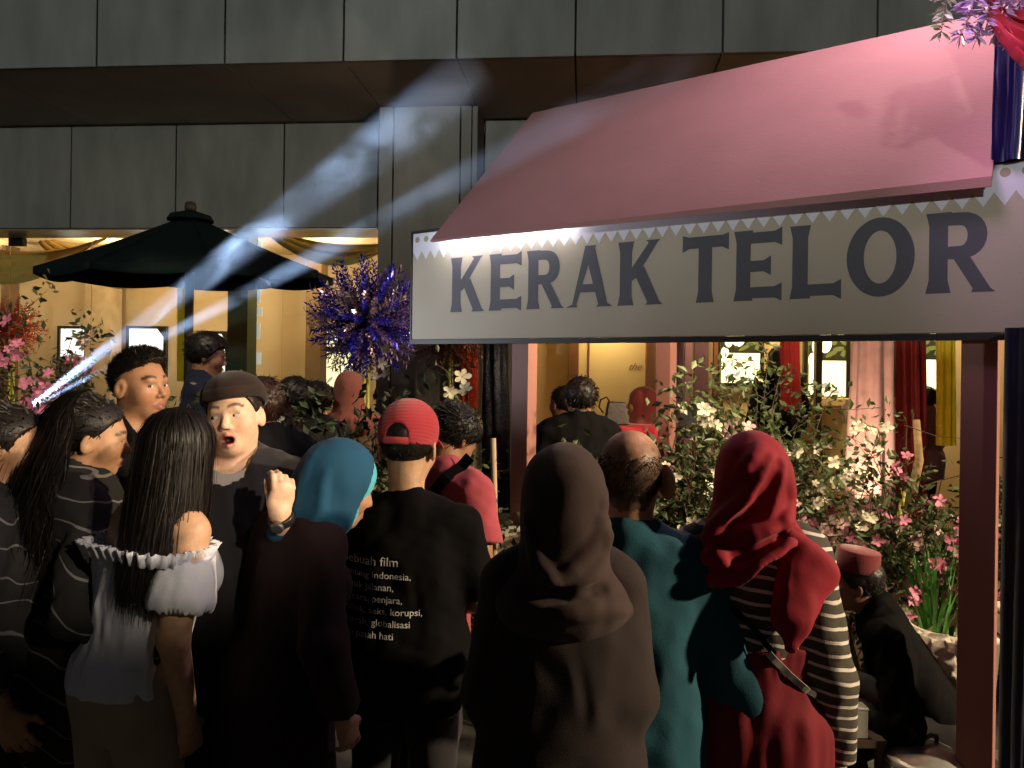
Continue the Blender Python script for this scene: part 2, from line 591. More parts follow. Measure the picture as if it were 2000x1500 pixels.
class Human:
    def __init__(s, label, px, top, d, yaw, hat=0.0, head=(0, 0, 0), lean=(0, 0), bend=0.0, skin=(.40, .21, .12), female=False,
                 armR=None, armL=None, pelvis=None, sit=False, h=.011, face=None, H=None, wide=1.0, headz=1.0, headoff=(0, 0, 0)):
        s.label = label
        top_pt = P(px, top, d)
        s.skin = np.array(skin)
        s.face = face
        s.h = h
        s.female = female
        s.bend = R(bend)
        Hh = H if H else (top_pt.z - hat)
        s.s = k = Hh / 1.65
        s.hf = (.55 + .45 * k) * headz
        s.wide = wide
        s.pel = np.array(pelvis if pelvis else (0, 0, .87 * k))
        s.lean = np.array((lean[0], lean[1]))
        s.sit = sit
        # head frame
        s.HM = rot_xyz(*head)
        s.hc = s.up((0, .012 * k, 1.535 * k)) + np.array(headoff)
        s.root = None
        c, sn = math.cos(R(yaw)), math.sin(R(yaw))
        hx, hy = s.hc[0], s.hc[1]
        loc = (top_pt.x - (c * hx - sn * hy), top_pt.y - (sn * hx + c * hy), 0.0)
        s.root = empty('person', loc, R(yaw))
        tag(s.root, label, 'person')
        w = (.155 if female else .178) * k * wide
        s.sh = w
        aR = armR or [(.235, -.03, 1.08), (.25, .07, .84)]
        aL = armL or [(-.235, -.03, 1.08), (-.25, .07, .84)]
        s.arm = {}
        for key, sg, a in (('R', 1, aR), ('L', -1, aL)):
            S0 = s.up((sg * w, -.005 * k, 1.335 * k))
            E0 = s.up(np.array(a[0]) * k)
            W0 = s.up(np.array(a[1]) * k)
            s.arm[key] = (S0, E0, W0, a[2] if len(a) > 2 else {})
        s.prims()

    def up(s, p):
        p = np.array(p, dtype=float)
        q = p - s.pel if not s.sit else p - np.array((0, 0, .87 * s.s))
        c, sn = math.cos(s.bend), math.sin(s.bend)
        y, z = q[1] * c + q[2] * sn, -q[1] * sn + q[2] * c
        f = max(0.0, z) / (.5 * s.s)
        return np.array((q[0] + s.lean[0] * f, y + s.lean[1] * f, z)) + s.pel

    def hp(s, p):
        return s.hc + s.HM @ (np.array(p, dtype=float) * s.hf)

    def hrc(s, a, b, ra, rb):
        return ('rc', s.hp(a), s.hp(b), ra, rb)

    def hel(s, c, r, extra=None):
        M = s.HM if extra is None else s.HM @ extra
        f = s.hf
        return ('el', s.hp(c), tuple(q * f for q in r), M)

    def prims(s):
        k, w = s.s, s.wide
        c, sn = math.cos(-s.bend), math.sin(-s.bend)
        B = np.array(((1, 0, 0), (0, c, -sn), (0, sn, c)))
        fe = s.female
        up = s.up
        s.torso = [
            ('el', up((0, 0, 1.20 * k)), (.158 * k * w, .112 * k * w, .20 * k), B),
            ('rc', up((-s.sh * .82, -.008 * k, 1.34 * k)), up((s.sh * .82, -.008 * k, 1.34 * k)), .060 * k, .060 * k),
            ('el', up((0, 0, 1.03 * k)), ((.128 if fe else .148) * k * w, .108 * k * w, .17 * k), B),
            ('el', up((0, -.015 * k, .89 * k)), ((.178 if fe else .168) * k * w, .128 * k * w, .15 * k), B),
            ('rc', up((-.09 * k, -.014 * k, 1.365 * k)), up((-.02 * k, -.020 * k, 1.415 * k)), .042 * k, .040 * k),
            ('rc', up((.09 * k, -.014 * k, 1.365 * k)), up((.02 * k, -.020 * k, 1.415 * k)), .042 * k, .040 * k),
        ]
        if fe:
            s.torso += [('el', up((sg * .07 * k, .085 * k, 1.2 * k)), (.062 * k, .05 * k, .06 * k), B) for sg in (-1, 1)]
        s.neck = [('rc', s.hp((0, -.022, -.05)), up((0, -.012 * k, 1.40 * k)), .050 * k if fe else .057 * k, (.055 if fe else .062) * k)]
        p = s.pel
        if s.sit:
            hips = [(sg * .09 * k, 0, 0) for sg in (1, -1)]
            s.legs = []
            for sg in (1, -1):
                hp_, kn, an = p + (sg * .09 * k, 0, 0), p + (sg * .17 * k, .40 * k, .08), np.array((p[0] + sg * .16 * k, p[1] + .34 * k, .08))
                s.legs += [('rc', hp_, kn, .088 * k, .06 * k), ('rc', kn, an, .058 * k, .042 * k), ('rc', an + (0, 0, -.035), an + (0, .14, -.04), .036, .03)]
        else:
            s.legs = []
            for sg in (1, -1):
                hp_, kn, an = np.array((sg * .088 * k, 0, .87 * k)), np.array((sg * .1 * k, .01, .46 * k)), np.array((sg * .105 * k, -.02, .085 * k))
                s.legs += [('rc', hp_, kn, .09 * k, .06 * k), ('rc', kn, an, .058 * k, .04 * k), ('rc', an + (0, 0, -.04), an + (sg * .02, .15, -.045), .036, .03)]
        s.arms = {}
        for key in 'RL':
            S0, E0, W0, o = s.arm[key]
            s.arms[key] = [('rc', S0, E0, .05 * k, .041 * k), ('rc', E0, W0, .040 * k, .028 * k)]
        # head
        s.headp = [
            (s.hel((0, -.016, .032), (.074, .094, .083)), .02),
            (s.hel((0, .022, -.03), (.064, .066, .078)), .035),
            (s.hel((0, .054, -.088), (.028, .026, .024)), .03),
            (s.hel((.042, .048, -.022), (.022, .025, .024)), .03),
            (s.hel((-.042, .048, -.022), (.022, .025, .024)), .03),
            (s.hrc((-.03, .07, .026), (.03, .07, .026), .014, .014), .018),
        ]

    def hand(s, key, fld):
        S0, E0, W0, o = s.arm[key]
        d = np.array(o.get('dir', (W0 - E0)), dtype=float)
        d /= np.linalg.norm(d)
        n = np.array(o.get('palm', (-1, 0, 0) if key == 'R' else (1, 0, 0)), dtype=float)
        n -= d * (n @ d)
        n /= np.linalg.norm(n)
        w = np.cross(d, n)
        if o.get('thumb') is not None and w @ np.array(o['thumb'], dtype=float) < 0:
            w = -w
        elif o.get('thumb') is None and w[1] < 0:
            w = -w
        c = o.get('curl', .35)
        k = s.s * o.get('size', 1.0)
        fld.add(('el', W0 + d * .048 * k, (.040 * k, .016 * k, .052 * k), np.stack([w, n, d], 1)), .02)
        for i, L in enumerate((.074, .082, .076, .058)):
            p = W0 + d * (.086 - .004 * abs(i - 1)) * k + w * (.029 - .0192 * i) * k
            ang = 0.0
            fdir0 = d + w * (.10 - .07 * i) * o.get('spread', 1.0)
            for j, fr in enumerate((.45, .31, .24)):
                ang += c * (1.0 + .12 * i) * (1.1 if j < 2 else .7)
                dd = fdir0 * math.cos(ang) + n * math.sin(ang)
                q = p + dd * L * fr * k
                fld.add(('rc', p, q, (.0095 - .0008 * j) * k, (.0088 - .0008 * j) * k), .004)
                p = q
        p = W0 + d * .028 * k + w * .026 * k
        tf = o.get('tuck', 0.0)
        t1 = d * .62 + w * .62 * (1 - tf) + n * (.45 + tf * .5)
        t1 /= np.linalg.norm(t1)
        q = p + t1 * .045 * k
        fld.add(('rc', p, q, .014 * k, .011 * k), .012)
        t2 = d * .85 + w * .2 + n * .5
        t2 /= np.linalg.norm(t2)
        fld.add(('rc', q, q + t2 * .034 * k, .0105 * k, .0085 * k), .005)

    def build_body(s, hands='RL', shrink=.006, colfn=None):
        k = s.s
        allp = s.torso + s.legs + s.arms['R'] + s.arms['L']
        lo = np.min([np.minimum(np.array(p[1]) - .14, (np.array(p[2]) - .14) if p[0] == 'rc' else np.array(p[1]) - .2) for p in allp], axis=0)
        hi = np.max([np.maximum(np.array(p[1]) + .14, (np.array(p[2]) + .14) if p[0] == 'rc' else np.array(p[1]) + .2) for p in allp], axis=0)
        lo, hi = np.minimum(lo, s.hc - .17), np.maximum(hi, s.hc + .17)
        for key in 'RL':
            lo, hi = np.minimum(lo, s.arm[key][2] - .2), np.maximum(hi, s.arm[key][2] + .2)
        lo[2] = max(lo[2], -.01)
        fh = .0045 if s.face else min(s.h, .008)
        ax = [axis_mix(lo[i], hi[i], s.h, s.hc[i] - .115 - (.02 if i == 2 else 0), s.hc[i] + .125, fh) for i in range(3)]
        if s.face and 'hand' in s.face:      # refine around the raised hand too
            wv = s.arm[s.face['hand']][2]
            for i in range(3):
                a = np.concatenate([ax[i], np.arange(wv[i] - .11, wv[i] + .17, .0048)])
                a.sort()
                keep = [a[0]]
                for q in a[1:]:
                    if q - keep[-1] > .0042:
                        keep.append(q)
                ax[i] = np.array(keep)
        F = Field(*ax)
        for p in s.torso:
            F.add(p, .05, -shrink)
        for p in s.legs:
            F.add(p, .03, -shrink)
        for key in 'RL':
            for p in s.arms[key]:
                F.add(p, .012)
            if key in hands:
                s.hand(key, F)
        for p in s.neck:
            F.add(p, .03)
        for p, kk in s.headp:
            F.add(p, kk)
        # face
        hrc, hel = s.hrc, s.hel
        F.add(hrc((0, .080, .012), (0, .101, -.025), .0062, .0100), .009)
        for sg in (-1, 1):
            F.add(hel((sg * .0115, .090, -.031), (.0075, .010, .007)), .006)
            F.sub(hel((sg * .031, .098, .002), (.017, .016, .011)), .012)
            ear = np.array(Matrix.Rotation(R(sg * (22 if not s.face or 'ear' not in s.face else 38)), 3, 'Z') @ Matrix.Rotation(R(-8), 3, 'X'))
            es = (s.face or {}).get('ear', 1.0)
            F.add(hel((sg * (.079 + .012 * (es - 1) * 2), -.008, -.006), (.009 * es, .021 * es, .033 * es), ear), .008)
            F.sub(hel((sg * (.089 + .02 * (es - 1) * 2), -.002, -.002), (.008, .011, .018), ear), .004)
        fc = s.face or {}
        mo = fc.get('mouth', 0.0)
        zu, zl = -.058 + mo * .25, -.069 - mo * .75
        wid = .021 if not mo else .0185
        F.add(hrc((-wid, .078, zu - .003), (0, .0885, zu), .0045, .0068), .006)
        F.add(hrc((wid, .078, zu - .003), (0, .0885, zu), .0045, .0068), .006)
        F.add(hrc((-wid * .8, .077, zl), (0, .0855, zl), .005, .008), .006)
        F.add(hrc((wid * .8, .077, zl), (0, .0855, zl), .005, .008), .006)
        if mo:
            F.sub(hel((0, .092, (zu + zl) / 2), (wid * .95, .03, (zu - zl) / 2 - .003)), .005)
        else:
            F.sub(hrc((-.02, .092, -.0635), (.02, .092, -.0635), .0022, .0022), .003)
        base = s.skin

        def cols(v):
            c = np.tile(base, (len(v), 1)).astype(np.float32)
            q = ((v - s.hc) @ s.HM) / s.hf
            x, y, z = np.abs(q[:, 0]), q[:, 1], q[:, 2]

            def blend(m, col):
                m = np.clip(m, 0, 1)[:, None]
                c[:] = c * (1 - m) + np.array(col) * m
            front = y > .055
            blend(.35 * np.exp(-((x - .04) / .02) ** 2 - ((z + .03) / .02) ** 2) * front, base * np.array((1.15, .72, .68)))
            lip = front * (y > .068) * np.exp(-((x / (wid * 1.15)) ** 4)) * np.clip(1.3 - np.abs(z - (zu + zl) / 2) / (.0125 + mo * .5), 0, 1) * 1.6
            blend(lip * .8, fc.get('lip', base * np.array((1.05, .6, .58))))
            if mo:
                hole = front * (x < wid * .93) * (np.abs(z - (zu + zl) / 2) < (zu - zl) / 2 - .003) * (y < .083)
                blend(hole * 1.0, (.09, .015, .012))
            bz = .030 + .006 * np.sin(np.clip((x - .01) / .045, 0, 1) * PI) - .003 * (x > .045)
            brow = front * np.clip(1.6 - np.abs(z - bz) / .0042, 0, 1) * (x > .012) * (x < .052)
            blend(brow * fc.get('brow', .85), (.018, .012, .01))
            lid = front * np.clip(1.3 - np.abs(z - .013) / .003, 0, 1) * (x > .014) * (x < .048)
            blend(lid * .35, base * .35)
            if fc.get('stubble'):
                st = (z < -.045) * (y > -.0) * (1 - np.clip(lip, 0, 1))
                blend(st * fc['stubble'], base * .45)
            if colfn:
                c[:] = colfn(c, q, v)
            return c
        me = F.mesh('body', cols)
        o = link('body', me, skin_mat(), s.root)
        s.bvh = None
        if s.face:
            bv = BVHTree.FromPolygons([tuple(q.co) for q in me.vertices], [tuple(p.vertices) for p in me.polygons])
            gaze = fc.get('gaze', (0, 0))
            op = fc.get('open', 1.0)
            f = s.hf
            for sg in (-1, 1):
                nx, nz = 17, 11
                vs, cs, fs = [], [], []
                for i in range(nx):
                    for j in range(nz):
                        u, t = i / (nx - 1) * 2 - 1, j / (nz - 1) * 2 - 1
                        zz = t * .0066 * op * (1 - u * u) ** .6 * (1.1 if t > 0 else .8)
                        xx = sg * .031 + u * .0148
                        yy = .0785 - .13 * abs(xx) + .0050 * math.sqrt(max(0, 1 - u * u * .9 - t * t * .3)) - .0005 + .0105 * .31
                        p = s.hp((xx, yy, zz + .003))
                        r = math.hypot((u - gaze[0] * sg * sg) * .0148, zz - gaze[1] * .004)
                        col = (.62, .58, .54) if r > .0062 else ((.03, .015, .008) if r > .0028 else (.004, .004, .004))
                        if t > .78 or abs(u) > .95:
                            col = (.03, .015, .01)
                        vs.append(p)
                        cs.append(col)
                for i in range(nx - 1):
                    for j in range(nz - 1):
                        a = i * nz + j
                        fs.append((a, a + nz, a + nz + 1, a + 1) if sg > 0 or True else ())
                # press the patch onto the face
                fwd = s.HM @ np.array((0, 1, 0))
                hitp = bv.ray_cast(Vector(s.hp((sg * .031, .2, .003))), Vector(-fwd))[0]
                if hitp is not None:
                    ycur = s.hp((sg * .031, .0785 - .13 * .031 + .005 - .0005 + .0033, .003))
                    off = (np.array(hitp) - ycur) @ fwd
                    vs = [p + fwd * (off + .0022) for p in vs]
                link('eye', mesh_np('eye', vs, fs, True, np.array(cs)), SKIN['eye'], s.root)
        return o

    # -- clothes -------------------------------------------------------------
    def cloth_field(s, h, zlo=None, extra=.12):
        pts = [np.array(p[1]) for p in s.torso] + [q for key in 'RL' for q in s.arm[key][:3]]
        lo, hi = np.min(pts, axis=0) - .26, np.max(pts, axis=0) + .22
        lo = lo - extra * .3
        hi = hi + extra * .3
        if zlo is not None:
            lo[2] = zlo - .03
        return Field.box(lo, hi, h)

    def top(s, m, sleeve=(.85, .85), hem=.78, loose=.012, neckr=.07, amp=.004, wf=(7, 7, 3), h=.009, seed=0.0, flare=0.0, name='shirt',
            neckdrop=0.0, sleeve_loose=None, collar=0.0, ceil=None, more=(), less=(), boxy=0.0):
        k = s.s
        F = s.cloth_field(h, hem * k if not s.sit else None)
        for p in s.torso:
            F.add(p, .06, loose)
        if hem < .8 and not s.sit:
            F.add(('rc', (0, -.01, .9 * k), (0, -.01, (hem - .05) * k), .128 * k, (.132 + flare) * k), .06, loose)
            for sg in (-1, 1):
                F.add(('rc', (sg * .07 * k, -.01, .9 * k), (sg * (.07 + flare * .6) * k, -.01, (hem - .05) * k), .112 * k, (.112 + flare * .5) * k), .06, loose)
        sl = loose + .006 if sleeve_loose is None else sleeve_loose
        for key, fr in (('R', sleeve[0]), ('L', sleeve[1])):
            S0, E0, W0, o = s.arm[key]
            if fr <= 0:
                continue
            if fr <= 1:
                F.add(('cc', S0, S0 + (E0 - S0) * fr, .052 * k + sl * .5, .05 * k + sl), .035)
            else:
                F.add(('rc', S0, E0, .052 * k + sl * .5, .044 * k + sl), .035)
                F.add(('cc', E0, E0 + (W0 - E0) * (fr - 1), .044 * k + sl, .034 * k + sl), .02)
        if boxy:      # loose cloth falls straight from the shoulder blades
            for sg in (-1, 0, 1):
                F.add(('rc', s.up((sg * .07 * k * s.wide, -.012 * k, 1.22 * k)), s.up((sg * .085 * k * s.wide, -.018 * k, .86 * k)), .108 * k * boxy, .112 * k * boxy), .05)
        for q in more:
            F.add(q[0], q[1])
        F.disp(lambda X, Y, Z: amp * wrk(X, Y, Z, wf, seed) + amp * .4 * wrk(X, Y, Z, (wf[0] * 2.1, wf[1] * 2.1, wf[2] * 3), seed + 2))
        if collar:
            a = s.up((0, -.012 * k, 1.40 * k))
            b = s.up((0, -.004 * k, (1.405 + collar) * k))
            F.add(('cc', a, b, .082 * k, .073 * k), .012)
        nb = s.up((0, .012 * k + neckdrop * .3, (1.43 - neckdrop) * k))
        F.sub(('rc', nb, s.hp((0, .0, 0.0)), neckr * k, (neckr + .0) * k), .006)
        if not s.sit:
            F.cut(lambda X, Y, Z: hem * k + .012 * np.sin(X * 9 + seed) * (1 if hem < 1 else 0) - Z + 0 * X + 0 * Y)
        if ceil is not None:
            F.cut(ceil)
        for q in less:
            F.sub(q[0], q[1])
        o = link(name, F.mesh(name), m, s.root)
        return o

    def legs_cloth(s, m, name='trousers', hem=.06, loose=.014, amp=.004, h=.013, seed=1.0, skirt=0.0):
        k = s.s
        F = Field.box((-.4, -.35, 0), (.4, .62 if s.sit else .35, 1.12 * k), h)
        F.add(s.torso[3], .04, loose)
        F.add(s.torso[2], .04, loose * .8)
        for p in s.legs:
            if p[3] < .037:
                continue
            F.add(p, .03, loose)
        if skirt:
            F.add(('rc', (0, -.01, .9 * k), (0, -.01, hem * k), .13 * k, (.15 + skirt) * k), .06, loose)
            for sg in (-1, 1):
                F.add(('rc', (sg * .06 * k, -.01, .9 * k), (sg * (.06 + skirt * .5) * k, -.01, hem * k), .12 * k, (.13 + skirt * .5) * k), .05, loose)
        F.disp(lambda X, Y, Z: amp * wrk(X, Y, Z, (7, 7, 2.0), seed))
        F.cut(lambda X, Y, Z: np.maximum(hem * k - Z, Z - 1.02 * k) + 0 * X + 0 * Y if not s.sit else (.06 - Z + 0 * X + 0 * Y))
        return link(name, F.mesh(name), m, s.root)

    def shoes(s, m):
        for i in (2, 5):
            p = s.legs[i]
            F = Field.box(np.minimum(p[1], p[2]) - .07, np.maximum(p[1], p[2]) + .07, .011)
            F.add(p, .01, .008)
            F.cut(lambda X, Y, Z: .004 - Z + 0 * X + 0 * Y)
            link('shoe', F.mesh('shoe'), m, s.root)

    def head_field(s, h=.006, m=.16, zlo=.16):
        return Field.box(s.hc - np.array((m, m, zlo)), s.hc + np.array((m, m, m)), h)

    def hl(s, X, Y, Z):
        """grid coordinates in the head frame"""
        f = s.hf
        x, y, z = X - s.hc[0], Y - s.hc[1], Z - s.hc[2]
        M = s.HM
        return tuple((M[0][i] * x + M[1][i] * y + M[2][i] * z) / f for i in range(3))

    def hair(s, style='short', m=None, thick=.012, blades=2500, blen=.016, bump=.004, line=None, top=0.0, seed=0.0, h=.006, flow=(0, -.5, -.5), up_=.4):
        m = m or (skin_mat(), SKIN['hair'])[1]
        F = s.head_field(h)
        F.add(s.hel((0, -.018, .034), (.078 + thick, .098 + thick, .087 + thick)), .02)
        if top:
            F.add(s.hel((0, .02, .085), (.06, .075, .03 + top)), .03)
        F.disp(lambda X, Y, Z: bump * wrk(*s.hl(X, Y, Z), (16, 16, 14), seed) + bump * .6 * wrk(*s.hl(X, Y, Z), (34, 34, 30), seed + 3))
        ly = line or ([-.12, -.05, -.02, .015, .04, .065, .1], [-.085, -.075, -.03, .0, .035, .062, .066])

        def cut(X, Y, Z):
            x, y, z = s.hl(X, Y, Z)
            return (np.interp(y, ly[0], ly[1]) - z + .004 * np.sin(x * 120)) * .7
        F.cut(cut)
        v, q = F.nets()
        if blades:
            v, q = s.fuzz(v, q, blades, blen, seed, flow=flow, up_=up_)
        o = link('hair', mesh_np('hair', v, q, True), m, s.root)
        return o

    def fuzz(s, v, q, n, L, seed, width=.0013, flow=(0, -.5, -.5), up_=.55):
        rng = np.random.RandomState(int(seed * 10) + 5)
        e1, e2 = v[q[:, 1]] - v[q[:, 0]], v[q[:, 3]] - v[q[:, 0]]
        nr = np.cross(e1, e2)
        nr /= np.linalg.norm(nr, axis=1)[:, None] + 1e-9
        i = rng.randint(0, len(q), n)
        c = v[q[i]].mean(axis=1) - nr[i] * .003
        fl = np.array(s.HM @ np.array(flow))
        d = nr[i] * up_ + fl * .6 + rng.normal(0, .25, (n, 3))
        d /= np.linalg.norm(d, axis=1)[:, None]
        w = np.cross(d, nr[i] + rng.normal(0, .2, (n, 3)))
        w /= np.linalg.norm(w, axis=1)[:, None] + 1e-9
        LL = L * rng.uniform(.5, 1.3, n)[:, None]
        mid = c + d * LL * .55
        tip = c + d * LL + fl * LL * .35
        vs = np.stack([c - w * width, c + w * width, mid + w * width * .7, tip], 1).reshape(-1, 3)
        fs = np.arange(n * 4).reshape(-1, 4) + len(v)
        return np.concatenate([v, vs]), np.concatenate([q, fs])

    def long_hair(s, m=None, n=1800, z_end=1.2, spread=1.0, wave=.008, arc=2.3, thick=.012, bulge=.02, wid=.0015, part=.0, side=0.0, seed=1, front=None):
        """strands from the crown down the back, over a closed under-layer"""
        m = m or (skin_mat(), SKIN['hair'])[1]
        rng = np.random.RandomState(seed)
        f = s.hf
        rx, ry, rz = (.078 + thick) * f, (.097 + thick) * f, (.088 + thick) * f
        hc = s.hp((0, -.018, .034))
        ang0 = math.atan2(s.HM[1][0], s.HM[0][0])
        NP = 13
        vs, fs = [], []

        def path(phi, ze, jit, off):
            pts = []
            for i in range(NP):
                t = i / (NP - 1)
                if t < .42:
                    e = PI / 2 * (1 - t / .42)
                    rr = math.cos(e)
                    x, y, z = rx * rr * math.sin(phi), -ry * rr * math.cos(phi), rz * math.sin(e)
                else:
                    u = (t - .42) / .58
                    zz = hc[2] + (ze - hc[2]) * u
                    rr = 1.0 + bulge / .1 * math.sin(min(1, u * 1.2) * PI * .6) * (.6 + .4 * abs(math.cos(phi)))
                    pull = max(0.0, abs(phi) - 1.2)
                    x = rx * rr * math.sin(phi) * (1 - .12 * u + (spread - 1) * u)
                    y = -ry * rr * math.cos(phi) - .03 * u * max(0, math.cos(phi)) - .05 * u * pull
                    z = zz - hc[2]
                sc = 1 + off / .1
                x, y = x * sc, y * sc
                if t > .3:
                    x += wave * math.sin(jit[0] + t * 9) * t + jit[1] * t + side * max(0, t - .4)
                    y += wave * math.cos(jit[2] + t * 8) * t
                c, sn = math.cos(ang0), math.sin(ang0)
                pts.append(np.array((hc[0] + c * x - sn * y, hc[1] + sn * x + c * y, hc[2] + z)))
            return pts
        # under-layer
        NA = 26
        base = []
        for a in range(NA):
            phi = -arc + 2 * arc * a / (NA - 1)
            base.append(path(phi, z_end + .05, (0, 0, 0), -.008))
        for pth in base:
            vs += pth
        for a in range(NA - 1):
            for i in range(NP - 1):
                fs.append((a * NP + i, a * NP + i + 1, (a + 1) * NP + i + 1, (a + 1) * NP + i))
        nclump = 1600
        cl = rng.uniform(-arc, arc, nclump)
        cj = [(rng.uniform(0, 6), rng.normal(0, .005), rng.uniform(0, 6)) for _ in range(nclump)]
        ce = z_end + rng.normal(0, .03, nclump)
        for _ in range(n):
            ci = rng.randint(nclump)
            phi = cl[ci] + rng.normal(0, .03)
            phi = max(-arc, min(arc, phi))
            j = cj[ci]
            pts = path(phi, ce[ci] + rng.normal(0, .025), (j[0] + rng.normal(0, .3), j[1] + rng.normal(0, .003), j[2] + rng.normal(0, .3)), rng.uniform(-.003, .004) + (rng.uniform(0, .02) if rng.rand() < .03 else 0))
            b0 = len(vs)
            tw = rng.normal(0, .2)
            for i, p in enumerate(pts):
                rad = p - hc
                rad[2] *= .1
                rad /= np.linalg.norm(rad) + 1e-9
                tan = pts[min(i + 1, NP - 1)] - pts[max(0, i - 1)]
                tan /= np.linalg.norm(tan) + 1e-9
                w = np.cross(tan, rad)
                w /= np.linalg.norm(w) + 1e-9
                w = w * math.cos(tw) + rad * math.sin(tw)
                ww = wid * (1 - .75 * max(0, i / (NP - 1) - .75) / .25)
                vs += [p - w * ww, p + w * ww]
            for i in range(NP - 1):
                q = b0 + i * 2
                fs.append((q, q + 2, q + 3, q + 1))
        return link('hair', mesh_np('hair', np.array(vs), np.array(fs), True), m, s.root)

    def hijab(s, m, cape=.2, capez=1.335, capet=.085, ridges=(), amp=.0015, seed=0.0, h=.006, face=(.060, .085), puff=.0, name='hijab', opening=.0, hem=None, nape=.09):
        k = s.s
        lo, hi = s.hc - np.array((.30, .30, .50)), s.hc + np.array((.30, .30, .2))
        F = Field.box(lo, hi, h)
        F.add(s.hel((0, -.02, .03), (.092 + puff, .112 + puff, .102 + puff)), .02)
        F.add(s.hel((0, -.022, -.05), (.084 + puff, .090 + puff, .10)), .05)
        F.add(('rc', s.hp((0, -.03, -.09)), s.up((0, -.022, 1.37 * k)), .080 + puff * .6, nape), .05)
        if cape:
            F.add(('el', s.up((0, -.018, capez * k)), (cape, .132, capet)), .07)
        for pts, r, out in ridges:      # folds laid over the back of the cloth: points (x, z) from the head's middle
            q3 = []
            for a in range(len(pts) - 1):
                for t in np.linspace(0, 1, 6)[:-1]:
                    q3.append(((1 - t) * pts[a][0] + t * pts[a + 1][0], (1 - t) * pts[a][1] + t * pts[a + 1][1]))
            q3.append(pts[-1])
            P3 = []
            for (x, z) in q3:
                ix = min(len(F.g[0]) - 1, np.searchsorted(F.g[0], s.hc[0] + x))
                iz = min(len(F.g[2]) - 1, np.searchsorted(F.g[2], s.hc[2] + z))
                col = F.V[ix, :, iz] < 0
                if col.any():
                    P3.append(np.array((s.hc[0] + x, F.g[1][int(np.argmax(col))], s.hc[2] + z)))
            n = len(P3)
            for a in range(n - 1):
                tp = math.sin(PI * (a + .7) / (n + .4)) ** .6
                rr = abs(r) * (.45 + .55 * tp)
                off = np.array((0, rr - abs(out) * tp, 0)) if r > 0 else np.array((0, -rr + abs(out) * tp, 0))
                (F.add if r > 0 else F.sub)(('rc', P3[a] + off, P3[a + 1] + off, rr, rr), .02)
        F.disp(lambda X, Y, Z: amp * wrk(X, Y, Z, (4, 4, 4), seed) + amp * .5 * wrk(X, Y, Z, (9, 9, 5), seed + 4))
        F.sub(s.hel((0, .125 + opening, -.008), (face[0], .075, face[1])), .006)
        if hem is not None:
            F.cut(hem)
        return link(name, F.mesh(name), m, s.root)


CLOTH = {}


def creases(m, amount, scale=(5.0, 5.0, 3.0)):
    """sharp-edged creases as relief under the fine weave"""
    nt = m.node_tree
    bsdf = nt.nodes['Principled BSDF']
    tc = _n(nt, 'ShaderNodeTexCoord')
    mp = _n(nt, 'ShaderNodeMapping')
    mp.inputs['Scale'].default_value = scale
    mp.inputs['Rotation'].default_value = (.35, .5, 0)
    nt.links.new(tc.outputs['Object'], mp.inputs['Vector'])
    nz = _n(nt, 'ShaderNodeTexNoise')
    nz.noise_type = 'RIDGED_MULTIFRACTAL'
    nz.normalize = False
    nz.inputs['Scale'].default_value = 1.6
    nz.inputs['Detail'].default_value = 2.5
    nz.inputs['Roughness'].default_value = .45
    nz.inputs['Distortion'].default_value = .6
    nt.links.new(mp.outputs['Vector'], nz.inputs['Vector'])
    bp = _n(nt, 'ShaderNodeBump')
    bp.inputs['Strength'].default_value = amount
    bp.inputs['Distance'].default_value = .022
    nt.links.new(nz.outputs['Fac'], bp.inputs['Height'])
    old = bsdf.inputs['Normal'].links[0].from_node if bsdf.inputs['Normal'].links else None
    if old is not None and old.type == 'BUMP':
        nt.links.new(bp.outputs['Normal'], old.inputs['Normal'])
    else:
        nt.links.new(bp.outputs['Normal'], bsdf.inputs['Normal'])


def cloth(name, col, rough=.85, var=.12, sheen=.15, bump=.25, bscale=350, vscale=9, crease=.55, spec=.25):
    if name not in CLOTH:
        m = CLOTH[name] = mat(name, col, rough=rough, var=var, vscale=vscale, bump=bump, bscale=bscale, sheen=sheen, spec=spec, bdist=.002)
        creases(m, crease)
    return CLOTH[name]


def text_mesh(txt, size, shear=0.0):
    cu = bpy.data.curves.new('lettering', 'FONT')
    cu.body = txt
    cu.size = size
    cu.shear = shear
    cu.resolution_u = 3
    o = bpy.data.objects.new('lettering', cu)
    COL.objects.link(o)
    dg = bpy.context.evaluated_depsgraph_get()
    me = bpy.data.meshes.new_from_object(o.evaluated_get(dg))
    COL.objects.unlink(o)
    bpy.data.objects.remove(o)
    return me



# ------------------------------------------------------------------ ground and building
g = MB()
g.box((-60, -40, -.3), (60, 80, 0))
gm = mat('dark_paving', (.07, .068, .065), rough=.55, var=.3, vscale=3, bump=.3, bscale=40)
tag(g.build('ground', gm), kind='structure')

FO = Vector((-5.9, 9.1, 0))                # left end of the shop front; s runs right along it, q into the building
FYAW = math.atan2(-.0913, .9958)
FE, FQ = Vector((.9958, -.0913, 0)), Vector((.0913, .9958, 0))


def s_of(px, q=0.0):
    u = (px - CX) / FPX
    return (u * (9.1 + .9958 * q) + 5.9 - .0913 * q) / (.9958 + .0913 * u)


def z_of(px, py, q=0.0):
    s = s_of(px, q)
    d = 9.1 - .0913 * s + .9958 * q
    return P(px, py, d).z


